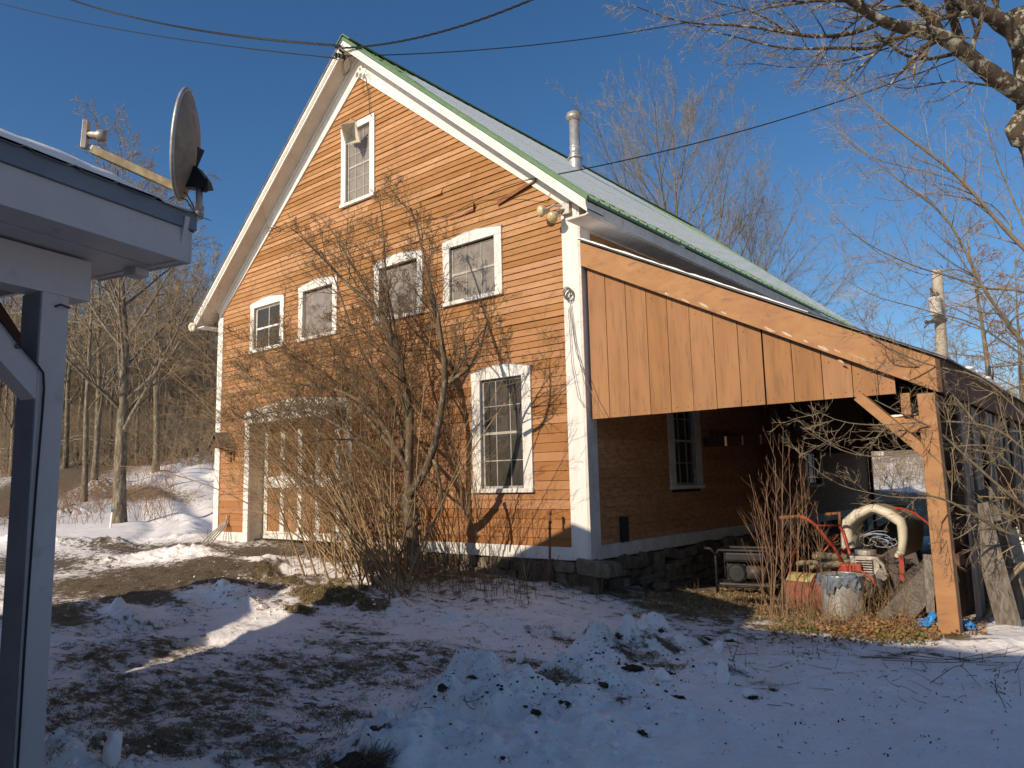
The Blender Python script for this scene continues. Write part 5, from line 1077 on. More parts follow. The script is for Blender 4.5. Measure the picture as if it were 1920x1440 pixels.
for k in range(120):
    q = place(rr.uniform(1440,1700), rr.uniform(1150,1185)); grow(W, q, np.array([rr.gauss(0,.25), rr.gauss(-.1,.2), 1]), rr.uniform(.15,.55), .0026, 1, {1:(4,40,.45,.1,.1,7), 0:(0,0,0,.12,.1,5), 'rmin':.0014})
tag(W.build('tangled_vines', M['arch'], None, 3), kind='stuff')
# dead leaves and grass lying about
def litter(name, n, regions, size, mt, zoff=.012, ctr=None, zh=0):
    V = []; rg = np.random.default_rng(len(name)); F = []; A_ = []
    for _ in range(n):
        x0, x1, y0_, y1_ = regions[rg.integers(len(regions))]; q = place(rg.uniform(x0,x1), rg.uniform(y0_,y1_)); s = size*rg.uniform(.5,1.4)
        u = unit(rg.normal(0,1,3)*[1,1,.55]); v = unit(np.cross(u, rg.normal(0,1,3))); c = q+[0,0,zoff+abs(rg.normal(0,1))*zh]; k = len(V)
        V += [c-u*s, c-v*s*.45+u*s*.1, c+u*s, c+v*s*.45+u*s*.1]; F.append((k, k+1, k+2, k+3)); A_.append(rg.uniform(0,1))
    mb = MB(); mb.add(V, F); mb.a = list(np.repeat(A_, 4)); o = mb.build(name, mt, None); tag(o, kind='stuff'); return o
litter('dead_leaves', 5200, [(1440,1760,1145,1212),(1500,1740,1090,1190),(1600,1760,1100,1190),(1560,1760,1150,1205),(1620,1745,1070,1180)], .020, M['leaf'], zh=.022)
litter('fallen_leaves', 900, [(1180,1440,1105,1160),(1340,1560,1100,1180),(1785,1850,1160,1195),(380,700,1060,1150)], .02, M['leaf'], zh=.01)
litter('green_moss', 900, [(1560,1760,1180,1215),(1640,1740,1185,1212),(1450,1530,1165,1190)], .013, M['greenleaf'], zh=.02)
# grass blades standing out of the bare patches
def grass(name, n, regions, h, mt, thr=.5, mx=2.):
    rg = np.random.default_rng(len(name)*7); V = []; F = []; A_ = []
    tries = 0
    while len(F) < n and tries < n*6:
        tries += 1; x0, x1, y0_, y1_ = regions[rg.integers(len(regions))]; q = place(rg.uniform(x0,x1), rg.uniform(y0_,y1_))
        b = float(Bz(q[0], q[1]))+ (float(fbm(q[0]*5, q[1]*5, 3, 99)))*.9
        if b < thr or b > mx: continue
        for s in range(4):
            l = h*rg.uniform(.4,1.3); d = np.array([rg.normal(0,.75), rg.normal(0,.75), 1.]); d = unit(d)*l; w = np.array([rg.normal(), rg.normal(), 0]); w = unit(w)*.0022; c = q+[rg.normal(0,.02), rg.normal(0,.02), -.003]; k = len(V)
            V += [c-w, c+w, c+d*.6+w*.7+[0,0,.0], c+d+[d[0]*.4,d[1]*.4,-l*.15], c+d*.6-w*.7]; F.append((k,k+1,k+2,k+3,k+4)); A_.append(rg.uniform(0,1))
    mb = MB(); mb.add(V, F); mb.a = list(np.repeat(A_, 5)); tag(mb.build(name, mt, None), kind='stuff')
grass('mound_grass', 16000, [(480,700,1060,1150),(560,700,1085,1150)], .035, M['grass'], .75, 9)
grass('frosted_grass', 24000, [(90,960,1190,1430),(600,1060,1150,1290),(90,700,1060,1440),(1020,1300,1190,1290)], .028, M['grass'], .62, 3)
grass('shed_grass', 9000, [(1440,1770,1150,1215),(1180,1440,1110,1160)], .05, M['grass'], .6, 9)

# --- snow chunks, dirt clods and a pulled root in the foreground
def chunk(px, py, r, sc, lb, seed, lift=.5, m='snow', nm='snow_chunk', g='loose chunks of snow', cat='snow chunk'):
    c = place(px, py); rg = np.random.default_rng(seed*31+5); bm = bmesh.new(); soil = m == 'soil'
    for i in range(15 if not soil else 26):
        d = unit(rg.normal(0, 1, 3)); q = rg.uniform(.72, 1.1) if not soil else rg.uniform(.5, 1.25); bm.verts.new((c[0]+d[0]*r*sc[0]*q, c[1]+d[1]*r*sc[1]*q, c[2]+r*sc[2]*lift+d[2]*r*sc[2]*q))
    h = bmesh.ops.convex_hull(bm, input=bm.verts); bmesh.ops.delete(bm, geom=[v for v in bm.verts if not v.link_faces], context='VERTS')
    bmesh.ops.triangulate(bm, faces=bm.faces); bmesh.ops.subdivide_edges(bm, edges=bm.edges, cuts=3, smooth=.18, use_grid_fill=True)
    for v in bm.verts:
        p = v.co; a_ = .16 if not soil else .42; n_ = float(vnoise(p.x*2.6/r+seed, p.y*2.6/r+p.z*3.1/r, 3))+.5*float(vnoise(p.x*6/r, p.z*6/r+p.y*5/r, 5)); v.co = Vector(c.tolist())+(p-Vector(c.tolist()))*(1+a_*n_)
    me = bpy.data.meshes.new(nm); bm.to_mesh(me); bm.free(); me.materials.append(M[m]); me.polygons.foreach_set('use_smooth', [not soil]*len(me.polygons)); o = bpy.data.objects.new(nm, me); COL.objects.link(o)
    tag(o, lb, cat, g)
chunk(975,1243,.055,(1,.9,1.3),'egg shaped snow chunk standing alone on the bare patch',4)
chunk(208,1432,.085,(.9,.7,1.5),'pointed upright snow slab near the porch post at the bottom',6,.6)
chunk(1355,1280,.075,(.8,.7,1.7),'tall pointed snow chunk on the right end of the snow pile',7,.6)
chunk(1345,1222,.06,(1.1,.8,1.1),'snow cone at the upper right of the snow pile',9)
chunk(1405,1305,.055,(1.1,.9,.7),'small low snow lump at the right foot of the snow pile',10)
chunk(1240,1275,.075,(1.1,.9,.8),'round snow lump with dirt on it in the middle of the pile',11)
chunk(492,1142,.06,(1.1,.9,.8),'sunlit snow lump beside the brown mound',12)
chunk(235,1148,.05,(1.2,.8,.9),'snow lump near the porch post beyond the bare patch',13)
CL = ((1130,1285,.035,'dark soil clod on the left slope of the snow pile'),(1185,1255,.06,'largest dark clod near the top of the snow pile'),(1250,1265,.045,'dark clod right of the round snow lump'),(1270,1310,.03,'small clod low on the snow pile'),(1160,1195,.05,'clod with roots at the crest of the snow pile'),(1240,1183,.035,'small clod at the right end of the crest'),(1325,1200,.04,'dark clod beyond the snow pile'),(1370,1205,.04,'dark clod right of the snow cone'),(1060,1320,.03,'clod in the snow left of the pile'),(885,1270,.03,'clod at the upper edge of the front snow bank'),(830,1290,.035,'clod left of the front snow bank'),(1410,1310,.028,'clod against the low snow lump'),(1008,1338,.03,'clod lying in the smooth front snow'),(1205,1375,.025,'clod in the smooth snow right of centre'),(1450,1295,.02,'tiny clod in the open snow at the right'))
for i, (px, py, r, lb) in enumerate(CL):
    chunk(px, py, r*.95, (1.5,1,.55), lb, 20+i, .12, 'soil', 'soil_clod', 'dark soil clods in the snow', 'soil clod')
W = Wood()
for (px, py, r, lb) in CL:
    c = place(px, py)
    for k in range(int(500*r)+8): q = c+np.array([rr.gauss(0,r*1.3), rr.gauss(0,r), .0]); q[2] = float(Hz(q[0], q[1])); grow(W, q, unit(np.array([rr.gauss(0,1), rr.gauss(0,1), rr.uniform(.1,.9)])), rr.uniform(.02,.07), .0016, 0, {0:(0,0,0,.2,0,4), 'rmin':.001})
tag(W.build('clod_grass', M['soil'], None, 3), kind='stuff')
W = Wood(); c = place(690,1440)
for k in range(420):
    q = c+np.array([rr.gauss(0,.05), rr.gauss(0,.04), rr.uniform(-.02,.05)]); d = unit(np.array([rr.gauss(.55,.35), rr.gauss(.35,.4), rr.gauss(.55,.3)])); grow(W, q, d, rr.uniform(.05,.15), .0026, 0, {0:(0,0,0,.14,0,5), 'rmin':.001})
for k in range(120):
    q = c+np.array([-.2+rr.gauss(0,.03), -.12+rr.gauss(0,.03), rr.uniform(-.02,.01)]); grow(W, q, unit(np.array([rr.gauss(.3,.6), rr.gauss(0,.6), .5])), rr.uniform(.04,.10), .0022, 0, {0:(0,0,0,.14,0,5), 'rmin':.001})
rt_ = W.build('sod_clump', M['stalk'], None, 3); tag(rt_, 'torn clump of sod with shaggy dead grass and roots at the bottom edge', 'sod clump')
mb = MB(); mb.blob(c+[-.02,-.03,.0], (.17,.10,.06), 3, .4, 10); o = mb.build('soil_core', M['soil'], rt_, smooth=True)
W = Wood()
for (a, b, cc) in (((868,1318),(880,1325),(910,1305)),((870,1310),(876,1330),(888,1332)),((790,1335),(805,1330),(818,1332))):
    W.add(smooth([place(*a)+[0,0,.02], place(*b)+[0,0,.015], place(*cc)+[0,0,.01]], 7), np.linspace(.0035,.0018,7))
for k in range(46):
    px, py = rr.uniform(1400,1910), rr.uniform(1225,1330)
    q = place(px, py); d = unit(np.array([rr.gauss(0,1), rr.gauss(0,.6), .12])); W.add(polyline(q+[0,0,.008], d, rr.uniform(.05,.22), 6, .12, np.zeros(3))[0], np.linspace(.0028,.0012,6))
for (a, b, cc) in (((1640,1240),(1780,1248),(1910,1222)),((1655,1245),(1800,1252),(1919,1228)),((1700,1235),(1790,1246),(1900,1240)),((1745,1290),(1800,1250),(1840,1300)),((1375,1245),(1385,1215),(1383,1185)),((1380,1235),(1420,1232),(1422,1240))):
    W.add(smooth([place(*a)+[0,0,.03], place(*b)+[0,0,.03], place(*cc)+[0,0,.04]], 12), np.linspace(.004,.002,12))
tag(W.build('fallen_twigs', M['stalk'], None, 3), kind='stuff')

def crumbs(name, n, regions, r0, r1, mt, zf):
    rg = np.random.default_rng(len(name)*3); t_ = (1+5**.5)/2; base = np.array([(-1,t_,0),(1,t_,0),(-1,-t_,0),(1,-t_,0),(0,-1,t_),(0,1,t_),(0,-1,-t_),(0,1,-t_),(t_,0,-1),(t_,0,1),(-t_,0,-1),(-t_,0,1)])/1.9
    fc = [(0,11,5),(0,5,1),(0,1,7),(0,7,10),(0,10,11),(1,5,9),(5,11,4),(11,10,2),(10,7,6),(7,1,8),(3,9,4),(3,4,2),(3,2,6),(3,6,8),(3,8,9),(4,9,5),(2,4,11),(6,2,10),(8,6,7),(9,8,1)]
    V = []; F = []
    for i in range(n):
        x0, x1, y0_, y1_ = regions[rg.integers(len(regions))]; q = place(rg.uniform(x0,x1), rg.uniform(y0_,y1_)); r = r0+(r1-r0)*rg.random()**3
        v = base*rg.uniform(.55, 1.3, (12, 1))*r*np.array([1.2, 1, zf]); an = rg.uniform(0, 6.3); c, s_ = math.cos(an), math.sin(an); v = np.stack([v[:,0]*c-v[:,1]*s_, v[:,0]*s_+v[:,1]*c, v[:,2]], 1)+q+[0,0,r*zf*.25]; k = 12*i; V.append(v); F += [(a+k, b+k, c_+k) for a, b, c_ in fc]
    mb = MB(); mb.add(np.vstack(V), F); tag(mb.build(name, mt, None), kind='stuff')
PILE = [(720,1280,1290,1430),(880,1330,1200,1330),(980,1300,1185,1290),(900,1300,1210,1300)]
crumbs('snow_crumbs', 480, PILE+[(200,560,1035,1060),(330,520,1080,1165),(90,300,1390,1440),(480,760,1110,1160)], .005, .028, M['snow'], .75)
crumbs('soil_crumbs', 460, PILE+[(980,1300,1185,1290),(300,720,1040,1150)], .004, .018, M['soil'], .6)
litter('brown_leaf_scraps', 900, [(90,1000,1180,1430),(700,1300,1190,1330),(1300,1900,1210,1420)], .010, M['soil'], zoff=.004, zh=.003)
# --- the old maple at the right edge (trunk leaves the frame)
maple = thing('old_maple', 'old lichen-covered maple reaching over the yard from the right edge', 'tree', tuple(P(2010,1120,10.)))
W = Wood(); Fn = Wood(); cfgm = {3:(6,40,.55,.09,.05,7), 2:(6,44,.5,.12,.08,6), 1:(5,48,.48,.14,.05,5), 0:(0,0,0,.16,.08,4), 'rmin':.0028}
D = 10.
def ML(pts, r0, r1, kids, Lk, lv=3, n=20, dd=0., **kw):
    m_ = len(pts); return limb(W, Fn, [P(a, b, D-dd*i/(m_-1)) for i, (a, b) in enumerate(pts)], r0*.87, r1*.87, n, kids, Lk, lv, cfgm, **kw)
ML([(2010,1200),(1998,900),(1985,600),(1965,380),(1935,280),(1925,235),(1932,190),(1928,130),(1922,60),(1905,20)], .24, .16, 0, 1)
for q in (P(1915,235,D),P(1938,260,D)): W.add(np.array([q+[.1,0,-.35], q+[-.02,0,-.2], q+[-.05,0,0], q+[0,0,.2]]), np.array([.05,.13,.15,.05]))
ML([(1935,190),(1903,167),(1853,137),(1803,92),(1762,62),(1695,54),(1645,38),(1607,8),(1574,-12),(1540,-40)], .15, .045, 10, 1.6, 3, dd=1.0, t0=.3)
ML([(1803,92),(1787,33),(1778,0),(1775,-40)], .075, .05, 3, 1.2, 2, dd=.3)
ML([(1925,100),(1910,90),(1890,42),(1845,25),(1795,0),(1760,-25)], .12, .08, 6, 1.4, 3, dd=.5)
ML([(1762,62),(1745,30),(1720,12),(1690,-8),(1660,-30)], .085, .06, 4, 1.2, 3, dd=.3)
ML([(1645,46),(1607,62),(1557,69),(1516,69),(1478,62),(1412,50),(1370,46),(1307,46),(1257,37),(1216,21),(1182,8)], .036, .005, 22, .75, 2, dd=.8, t0=.15)
ML([(1712,62),(1674,79),(1620,96),(1578,88),(1516,92),(1453,90),(1391,71),(1328,58),(1280,40)], .034, .004, 20, .75, 2, dd=.5, t0=.15)
ML([(1478,62),(1430,30),(1390,15),(1340,5),(1300,-10)], .016, .004, 9, .7, 2, dd=.3)
ML([(1795,100),(1737,112),(1695,104),(1666,83),(1640,60)], .034, .014, 8, .8, 2, dd=.5)
ML([(1666,90),(1600,110),(1545,122),(1480,128),(1420,118),(1370,122)], .014, .003, 13, .65, 2, dd=.3)
ML([(1900,165),(1850,160),(1790,150),(1740,160),(1690,168),(1650,150)], .022, .004, 12, .7, 2, dd=.8)
W.build('trunk', M['lichen'], maple, 8); Fn.build('crown', M['twig'], maple, 3)
# --- younger tree whose bare branches fan in from the right
yt = thing('young_maple', 'young tree whose upswept bare branches fan in from the right edge over the lean-to', 'tree', tuple(P(2080,1080,8.5)))
W = Wood(); Fn = Wood(); cfgm = {3:(6,36,.55,.07,.06,7), 2:(5,40,.5,.10,.12,6), 1:(4,44,.5,.12,.1,5), 0:(0,0,0,.12,.12,4), 'rmin':.0022}; D = 8.4
ML([(2070,1200),(2050,900),(2010,650),(1960,500),(1920,462),(1882,437),(1853,392),(1803,333),(1745,287),(1695,254),(1637,212),(1591,158),(1541,129),(1524,100)], 0.056, .004, 36, .85, 2, n=30, dd=.9, t0=.35, up=.1)
ML([(2010,760),(1950,690),(1920,646),(1891,608),(1870,579),(1850,553),(1835,524),(1815,480),(1790,430),(1760,390),(1700,350),(1640,300),(1580,255)], 0.034, .004, 31, .9, 2, n=28, dd=.8, t0=.2, up=.1)
ML([(1853,392),(1800,340),(1730,320),(1660,305),(1600,280),(1570,240)], 0.010, .003, 16, .7, 2, dd=.3)
ML([(1960,560),(1900,540),(1850,545),(1790,520),(1730,505),(1670,480),(1610,450),(1560,400)], 0.017, .003, 24, .8, 2, dd=.9)
ML([(1835,524),(1790,500),(1740,520),(1690,500),(1640,470),(1590,430)], 0.009, .003, 16, .7, 2, dd=.3)
ML([(2010,760),(1940,680),(1880,640),(1820,600),(1760,590),(1700,570),(1640,560),(1580,520)], 0.016, .003, 24, .8, 2, dd=1.0)
ML([(1990,600),(1920,420),(1880,330),(1850,250),(1835,180)], 0.019, .004, 16, .9, 2, dd=.4, up=.5)
ML([(1900,430),(1860,380),(1800,370),(1740,360),(1690,380),(1640,370)], 0.009, .003, 16, .7, 2, dd=.5)
W.build('trunk', M['twig'], yt, 6); Fn.build('crown', M['twig'], yt, 3)
# --- low apple-like shrub in front of the lean-to post
sm = thing('low_branching_shrub', 'low spreading shrub with pale crooked branches in front of the lean-to post', 'shrub', tuple(place(1722,1172)))
W = Wood(); Fn = Wood(); cfgm = {3:(6,36,.55,.07,.06,7), 2:(4,34,.6,.07,.1,7), 1:(3,38,.6,.07,.14,6), 0:(0,0,0,.08,.22,5), 'rmin':.0024}
b_ = place(1846,1160); D = (b_-CAM)@CF
def ML2(pts, r0, r1, kids, Lk, lv=2, n=20, dd=0., **kw):
    m_ = len(pts); return limb(W, Fn, [P(a, b, D-dd*i/(m_-1)) for i, (a, b) in enumerate(pts)], r0, r1, n, kids, Lk, lv, cfgm, **kw)
ML2([(1846,1162),(1868,1126),(1879,1098),(1903,1070),(1935,1045),(1975,1000),(1990,900)], .028, .03, 2, .5, 1)
ML2([(1975,1010),(1920,1005),(1882,998),(1823,963),(1771,935),(1720,925)], .02, .007, 11, .55, dd=1.0)
ML2([(1771,935),(1667,932),(1584,914),(1539,890),(1500,850)], .007, .0025, 13, .4, 2, dd=.2)
ML2([(1985,1000),(1920,949),(1875,914),(1841,883),(1806,852),(1757,803),(1702,782),(1640,750)], .02, .004, 18, .65, dd=.7)
ML2([(1985,950),(1920,900),(1860,840),(1820,780),(1780,730),(1730,690),(1650,650),(1610,600),(1595,560)], .016, .003, 20, .65, dd=.7)
ML2([(1985,920),(1930,850),(1870,800),(1800,790),(1720,790),(1640,800),(1560,790),(1515,760)], .014, .003, 15, .6, dd=.8)
ML2([(1985,880),(1930,790),(1880,740),(1830,700),(1760,690),(1700,670),(1640,640),(1600,610)], .013, .003, 15, .6, dd=.9)
ML2([(1985,900),(1910,850),(1840,830),(1780,840),(1700,850),(1620,860),(1560,840),(1500,800)], .011, .003, 17, .55, dd=.9)
ML2([(1985,1000),(1920,970),(1860,960),(1800,1010),(1740,1020)], .01, .003, 13, .5, dd=.8)
W.build('stem', M['twig'], sm, 6); Fn.build('twig', M['twig'], sm, 3)

# --- trees around the yard and the woods; a few prototypes copied with their own labels
def tree_proto(seed, H, r, nl, spread, upf, cfg, name, label, cat, loc, mt='bark', ft='fartwig', low=.25, ang=34):
    rr.seed(seed); root = thing(name, label, cat, loc); W = Wood(); Fn = Wood(); o = np.array(loc, float)
    p, _ = polyline(o-[0,0,.3], np.array([rr.gauss(0,.015), rr.gauss(0,.015), 1]), H*.92, 14, .022, np.array([0,0,.2])); W.add(p, r*np.array([1.45,1.1,1,.93,.86,.78,.68,.58,.48,.38,.28,.19,.1,.04]))
    for i in range(nl):
        t = low+(.95-low)*(i+.5*rr.random())/nl; f = t*13; k = int(f); q = p[k]*(1-f+k)+p[min(k+1,13)]*(f-k); a = i*2.4+rr.uniform(-.4,.4); an = R(ang*(1.25-.5*t)*rr.uniform(.8,1.2))
        d = np.array([math.cos(a)*math.sin(an), math.sin(a)*math.sin(an), math.cos(an)]); grow(W, q, d, H*spread*(1.25-t)*rr.uniform(.8,1.15), r*.42*(1.15-t), 3, cfg, Fn)
    W.build('trunk', M[mt], root, 7); Fn.build('crown', M[ft], root, 3); return root
def dup(root, loc, rz=0., sc=1., label=None, group=None):
    r = root.copy(); COL.objects.link(r); r.matrix_basis = Matrix.Translation(Vector(loc))@Matrix.Rotation(rz, 4, 'Z')@Matrix.Scale(sc, 4)
    if label: r['label'] = label
    if group: r['group'] = group
    for ch in list(root.children):
        c_ = ch.copy(); COL.objects.link(c_); c_.parent = r; c_.matrix_parent_inverse = ch.matrix_parent_inverse.copy()
    return r
cfgt = {3:(6,36,.5,.06,.18,8), 2:(6,38,.5,.09,.15,6), 1:(5,42,.5,.11,.1,5), 0:(0,0,0,.12,.1,4), 'rmin':.009}
cfgf = {3:(6,36,.5,.06,.18,7), 2:(6,38,.5,.09,.15,5), 1:(4,42,.5,.11,.1,4), 0:(0,0,0,.12,.1,3), 'rmin':.016}
def on(px, py, D0=8, D1=150): q = GF(px, py, D0, D1); return q
q = P(225,978,22.); q[2] = float(Hz(q[0], q[1]))
tree_proto(8, 12.8, .175, 24, .46, 1, cfgt, 'roadside_maple', 'large bare maple standing alone in the snow left of the barn', 'tree', tuple(q), low=.24, ang=42)
def at(px, D_, z=None): d = ray(px, 900); p = CAM+d*D_; p[2] = float(Hz(p[0], p[1])) if z is None else z; return p
G1 = 'bare trees in the woods left of the barn'
A1 = tree_proto(21, 15, .13, 15, .36, 1, cfgf, 'woodland_tree', 'tall slim bare tree directly behind the large maple', 'tree', tuple(at(176,34)), low=.2)
A2 = tree_proto(22, 14, .11, 13, .40, 1, cfgf, 'woodland_tree', 'slim crooked bare tree at the near edge of the dirt road', 'tree', tuple(at(160,30)), low=.3, ang=40)
A3 = tree_proto(23, 17, .15, 16, .34, 1, cfgf, 'woodland_tree', 'stout bare tree left of the snowy track', 'tree', tuple(at(292,38)), low=.25)
for o in (A1, A2, A3): o['group'] = G1
rr.seed(77)
desc = ['tall', 'slender', 'leaning', 'forked', 'straight', 'spreading', 'crooked', 'thin']
k = 0
spots = [(20,40),(45,52),(70,46),(95,60),(120,44),(140,56),(205,50),(235,62),(255,46),(272,58),(305,52),(322,66),(338,58),(352,72),(366,62),(384,80),(398,68),(330,84),(290,90),(250,84),(210,78),(170,72),(130,80),(90,76),(60,88),(30,70),(5,60),(375,95),(345,98),(395,90),(230,100),(185,95),(150,100),(110,98),(310,104),(362,108),(268,110),(405,104),(240,70),(318,76),(-20,50),(-40,70),(280,70),(190,62),(355,86),(410,78),(25,58),(80,66),(112,52),(150,70),(165,78),(200,84),(222,72),(245,54),(262,90),(285,52),(300,64),(312,80),(326,56),(345,64),(360,76),(372,88),(388,60),(402,92),(415,66),(375,52),(335,102),(295,108),(215,108),(60,68),(10,76),(130,92),(180,54),(232,46)]
rows = {}
for px, D_ in spots: rows.setdefault('front' if D_ < 50 else 'second' if D_ < 58 else 'third' if D_ < 67 else 'fourth' if D_ < 77 else 'fifth' if D_ < 90 else 'back', []).append((px, D_))
ORD = ['first','second','third','fourth','fifth','sixth','seventh','eighth','ninth','tenth','eleventh','twelfth','thirteenth','fourteenth','fifteenth','sixteenth','seventeenth','eighteenth','nineteenth','twentieth','twenty-first','twenty-second','twenty-third','twenty-fourth']
for row, L_ in rows.items():
    for i, (px, D_) in enumerate(sorted(L_)):
        p = at(px, D_); dup((A1, A2, A3)[k % 3], tuple(p), rr.uniform(0, 6.3), rr.uniform(.78, 1.15), f'bare woodland tree, {ORD[i]} from left in the {row} row left of the barn', 'bare trees in the woods left of the barn'); k += 1
# trees beyond the barn
B1 = tree_proto(31, 19, .17, 26, .55, 1, {3:(8,26,.52,.05,.26,8), 2:(7,30,.5,.07,.24,6), 1:(6,34,.5,.09,.2,5), 0:(0,0,0,.1,.2,4), 'rmin':.0075}, 'yard_tree', 'bare upswept tree rising behind the snowy barn roof', 'tree', tuple(at(1312,32)), low=.20, ang=36, ft='goldtwig')
dup(B1, tuple(at(1450,36)), 2.1, .72, 'smaller bare tree behind the lower end of the barn roof')
B2 = tree_proto(33, 13, .16, 22, .30, 1, {3:(7,50,.45,.07,.1,6), 2:(6,55,.45,.1,.1,5), 1:(5,55,.45,.12,.05,4), 0:(0,0,0,.12,.05,3), 'rmin':.012}, 'larch_tree', 'reddish brown densely twigged tree behind the utility pole', 'tree', tuple(at(1865,34)), low=.12, ang=70, ft='redtwig')
dup(B2, tuple(at(1930,40)), 1., .95, 'reddish tree half cut by the right edge of the picture')
for px, D_, s, lb in ((1640,46,.45,'low bare tree seen through the far end of the lean-to'),(1700,52,.5,'bare tree framed by the lean-to opening at its right'),(1600,70,.4,'distant bare tree just above the lean-to roof'),(1500,85,.4,'distant bare tree beyond the low end of the barn'),(1760,60,.5,'bare tree behind the foot of the utility pole'),(1815,55,.55,'bare tree between utility pole and reddish tree')):
    dup(A3, tuple(at(px, D_)), px*.1, s, lb)
# undergrowth that reads as one mass
def thicket(name, n, area, h0, h1, mt, r=.012, lv=2):
    W = Wood()
    for _ in range(n):
        px, D_ = rr.uniform(*area[0]), rr.uniform(*area[1]); p = at(px, D_); 
        if len(area) > 2 and not area[2](p): continue
        grow(W, p, np.array([rr.gauss(0,.35), rr.gauss(0,.35), 1]), rr.uniform(h0, h1), r, lv, {2:(5,40,.5,.1,.05,5), 1:(4,45,.5,.12,.05,4), 0:(0,0,0,.14,.05,3), 'rmin':r*.45})
    tag(W.build(name, mt, None, 3), kind='stuff')
thicket('roadside_brush', 900, ((-20,330),(22,44),lambda p: not(road(p[0],p[1]) > .2) and not (p[0] > -32+.0 and p[1] < 1.2 and p[0] > -19.5)), .5, 1.4, M['redtwig'], .008, 1)
thicket('woodland_brush', 1700, ((-30,415),(42,90)), 1.2, 5.0, M['fartwig'], .02, 2)
thicket('far_woods', 2600, ((-80,430),(75,140)), 5, 11, M['fartwig'], .05, 2)
thicket('field_brush', 420, ((1590,1780),(31,52)), .6, 2.0, M['fartwig'], .014, 2)
thicket('far_field_brush', 500, ((1400,2000),(60,130)), 3, 7, M['fartwig'], .05, 2)
# evergreens low by the road
rr.seed(5)
# guard rail cables along the road
t = thing('road_guardrail', 'pale cable guardrail on thin posts beyond the dirt road', 'guardrail', tuple(at(60,45)))
mb = MB(); mb2 = MB()
pts = [at(px, 46+.0*px) for px in range(-60, 232, 18)]
for dz in (1.55, 1.35): mb.tube([p+[0,0,dz] for p in pts], .03, 5)
for p in pts[::2]: mb2 = MB(); mb2.tube([p-[0,0,.2], p+[0,0,1.65]], .05, 6); mb2.build('post', M['gray_wood'], t)
mb.build('cable', M['muntin'], t)
# white marker stake
b0 = P(208,946,20.6); b0[2] = float(Hz(b0[0], b0[1])); t = thing('marker_stake', 'white marker stake with a blue top beside the large maple trunk', 'stake', tuple(b0))
zt_ = P(211,912,20.6)[2]; mb = MB(); mb.bar(b0-[0,0,.1], (b0[0]-.02, b0[1]+.05, b0[2]+.42), .045, .025); mb.build('stake', M['white'], t)
mb = MB(); h = b0[2]+.42; mb.box((b0[0]-.045,b0[1],h), (b0[0]+.02,b0[1]+.08,h+.07)); mb.build('blue_top', mat('sky_blue_paint', (.15,.42,.62), .6), t)
# utility pole
c = P(1768,690,30.); c0 = np.array([c[0], c[1], float(Hz(c[0], c[1]))]); top = P(1757,506,30.); pole = thing('utility_pole', 'leaning wooden utility pole with a gray transformer beyond the lean-to', 'utility pole', tuple(c0))
mb = MB(); mb.tube([c0-[0,0,.3], c, (c+top)/2, top], [.24,.21,.20,.19], 14); mb.build('pole', M['birch'], pole, smooth=True)
u = P(1754,575,29.8); mb = MB(); mb.lathe([(0,-.36),(.2,-.36),(.22,-.33),(.22,.30),(.24,.32),(.2,.38),(0,.42)], u, k=20); mb.bar(u+[0,0,.2], u+(c-u)*[1,1,0]*.4+[0,0,.2], .1, .1); tf = mb.build('transformer', M['white_side'], pole, smooth=True)
for dx in (-.1, .1): mb = MB(); mb.lathe([(0,.38),(.04,.38),(.06,.45),(.04,.50),(.06,.55),(.03,.6),(0,.62)], u+[dx,0,0], k=10); mb.build('bushing', M['darksteel'], tf, smooth=True)
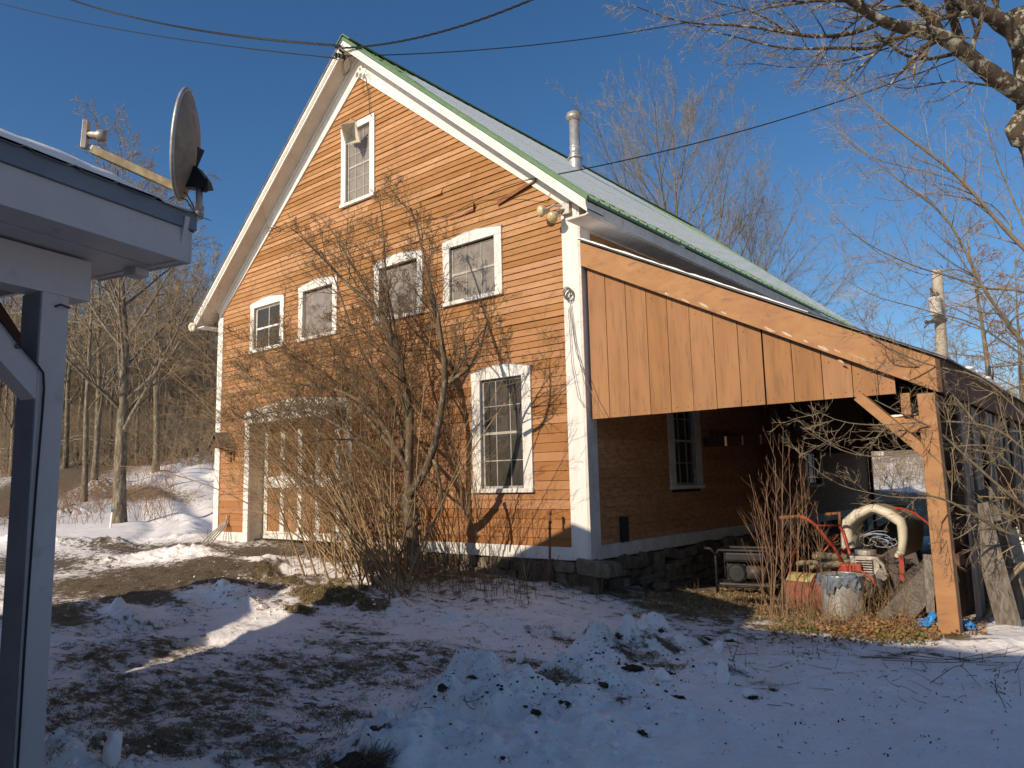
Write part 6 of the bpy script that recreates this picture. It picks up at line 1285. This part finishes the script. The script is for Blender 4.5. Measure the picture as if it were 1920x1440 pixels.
mb = MB(); q = P(1742,608,29.8); mb.bar(P(1735,605,29.8), P(1775,600,29.8), .1, .12); mb.tube([P(1737,600,29.8), P(1733,615,29.8), P(1752,596,29.8)], .03, 6); mb.tube([P(1745,540,29.8), P(1749,550,29.8)], .05, 6); mb.build('crossarm', M['darksteel'], pole)
# small white building glimpsed through the shed
c = at(1655, 40); t = thing('distant_shed', 'small pale distant shed seen through the far opening of the lean-to', 'shed', tuple(c))
mb = MB(); mb.box(c+[-2.2,0,-.3], c+[.2,2,2.0]); mb.build('wall', M['white'], t); mb = MB(); mb.prism([c+[-2.5,-.2,2.0], c+[.5,-.2,2.0], c+[-1.0,-.2,2.8]], (0,2.4,0)); mb.build('roof', M['snow'], t)
# small cloud
mc = bpy.data.materials.new('thin_cloud'); mc.use_nodes = True; n = mc.node_tree.nodes; Lk = mc.node_tree.links; n.remove(n['Principled BSDF'])
vo = n.new('ShaderNodeVolumePrincipled'); vo.inputs['Color'].default_value = (1,1,1,1); tc = n.new('ShaderNodeTexCoord'); no = n.new('ShaderNodeTexNoise'); no.inputs['Scale'].default_value = 2.2; no.inputs['Detail'].default_value = 5
gr = n.new('ShaderNodeTexGradient'); gr.gradient_type = 'SPHERICAL'; m1 = n.new('ShaderNodeMapping'); m1.vector_type = 'POINT'; Lk.new(tc.outputs['Object'], m1.inputs[0]); Lk.new(m1.outputs[0], gr.inputs[0])
ml = n.new('ShaderNodeMath'); ml.operation = 'MULTIPLY'; Lk.new(no.outputs[0], ml.inputs[0]); Lk.new(gr.outputs[0], ml.inputs[1]); Lk.new(tc.outputs['Object'], no.inputs[0])
mr_ = n.new('ShaderNodeMapRange'); mr_.inputs[1].default_value = .16; mr_.inputs[2].default_value = .5; mr_.inputs[4].default_value = .035; Lk.new(ml.outputs[0], mr_.inputs[0]); Lk.new(mr_.outputs[0], vo.inputs['Density']); Lk.new(vo.outputs[0], n['Material Output'].inputs['Volume'])
for (px, py, sx, sz, rot) in ((1592,552,26,9,0),(1835,560,44,16,1)):
    mb = MB(); mb.blob((0,0,0), (1,1,1), 3, .0, 10); o = mb.build('cloud', mc, None); c = P(px, py, 420); o.location = c; o.scale = (sx*.8, sx*.8, sz*.8); tag(o, kind='structure')
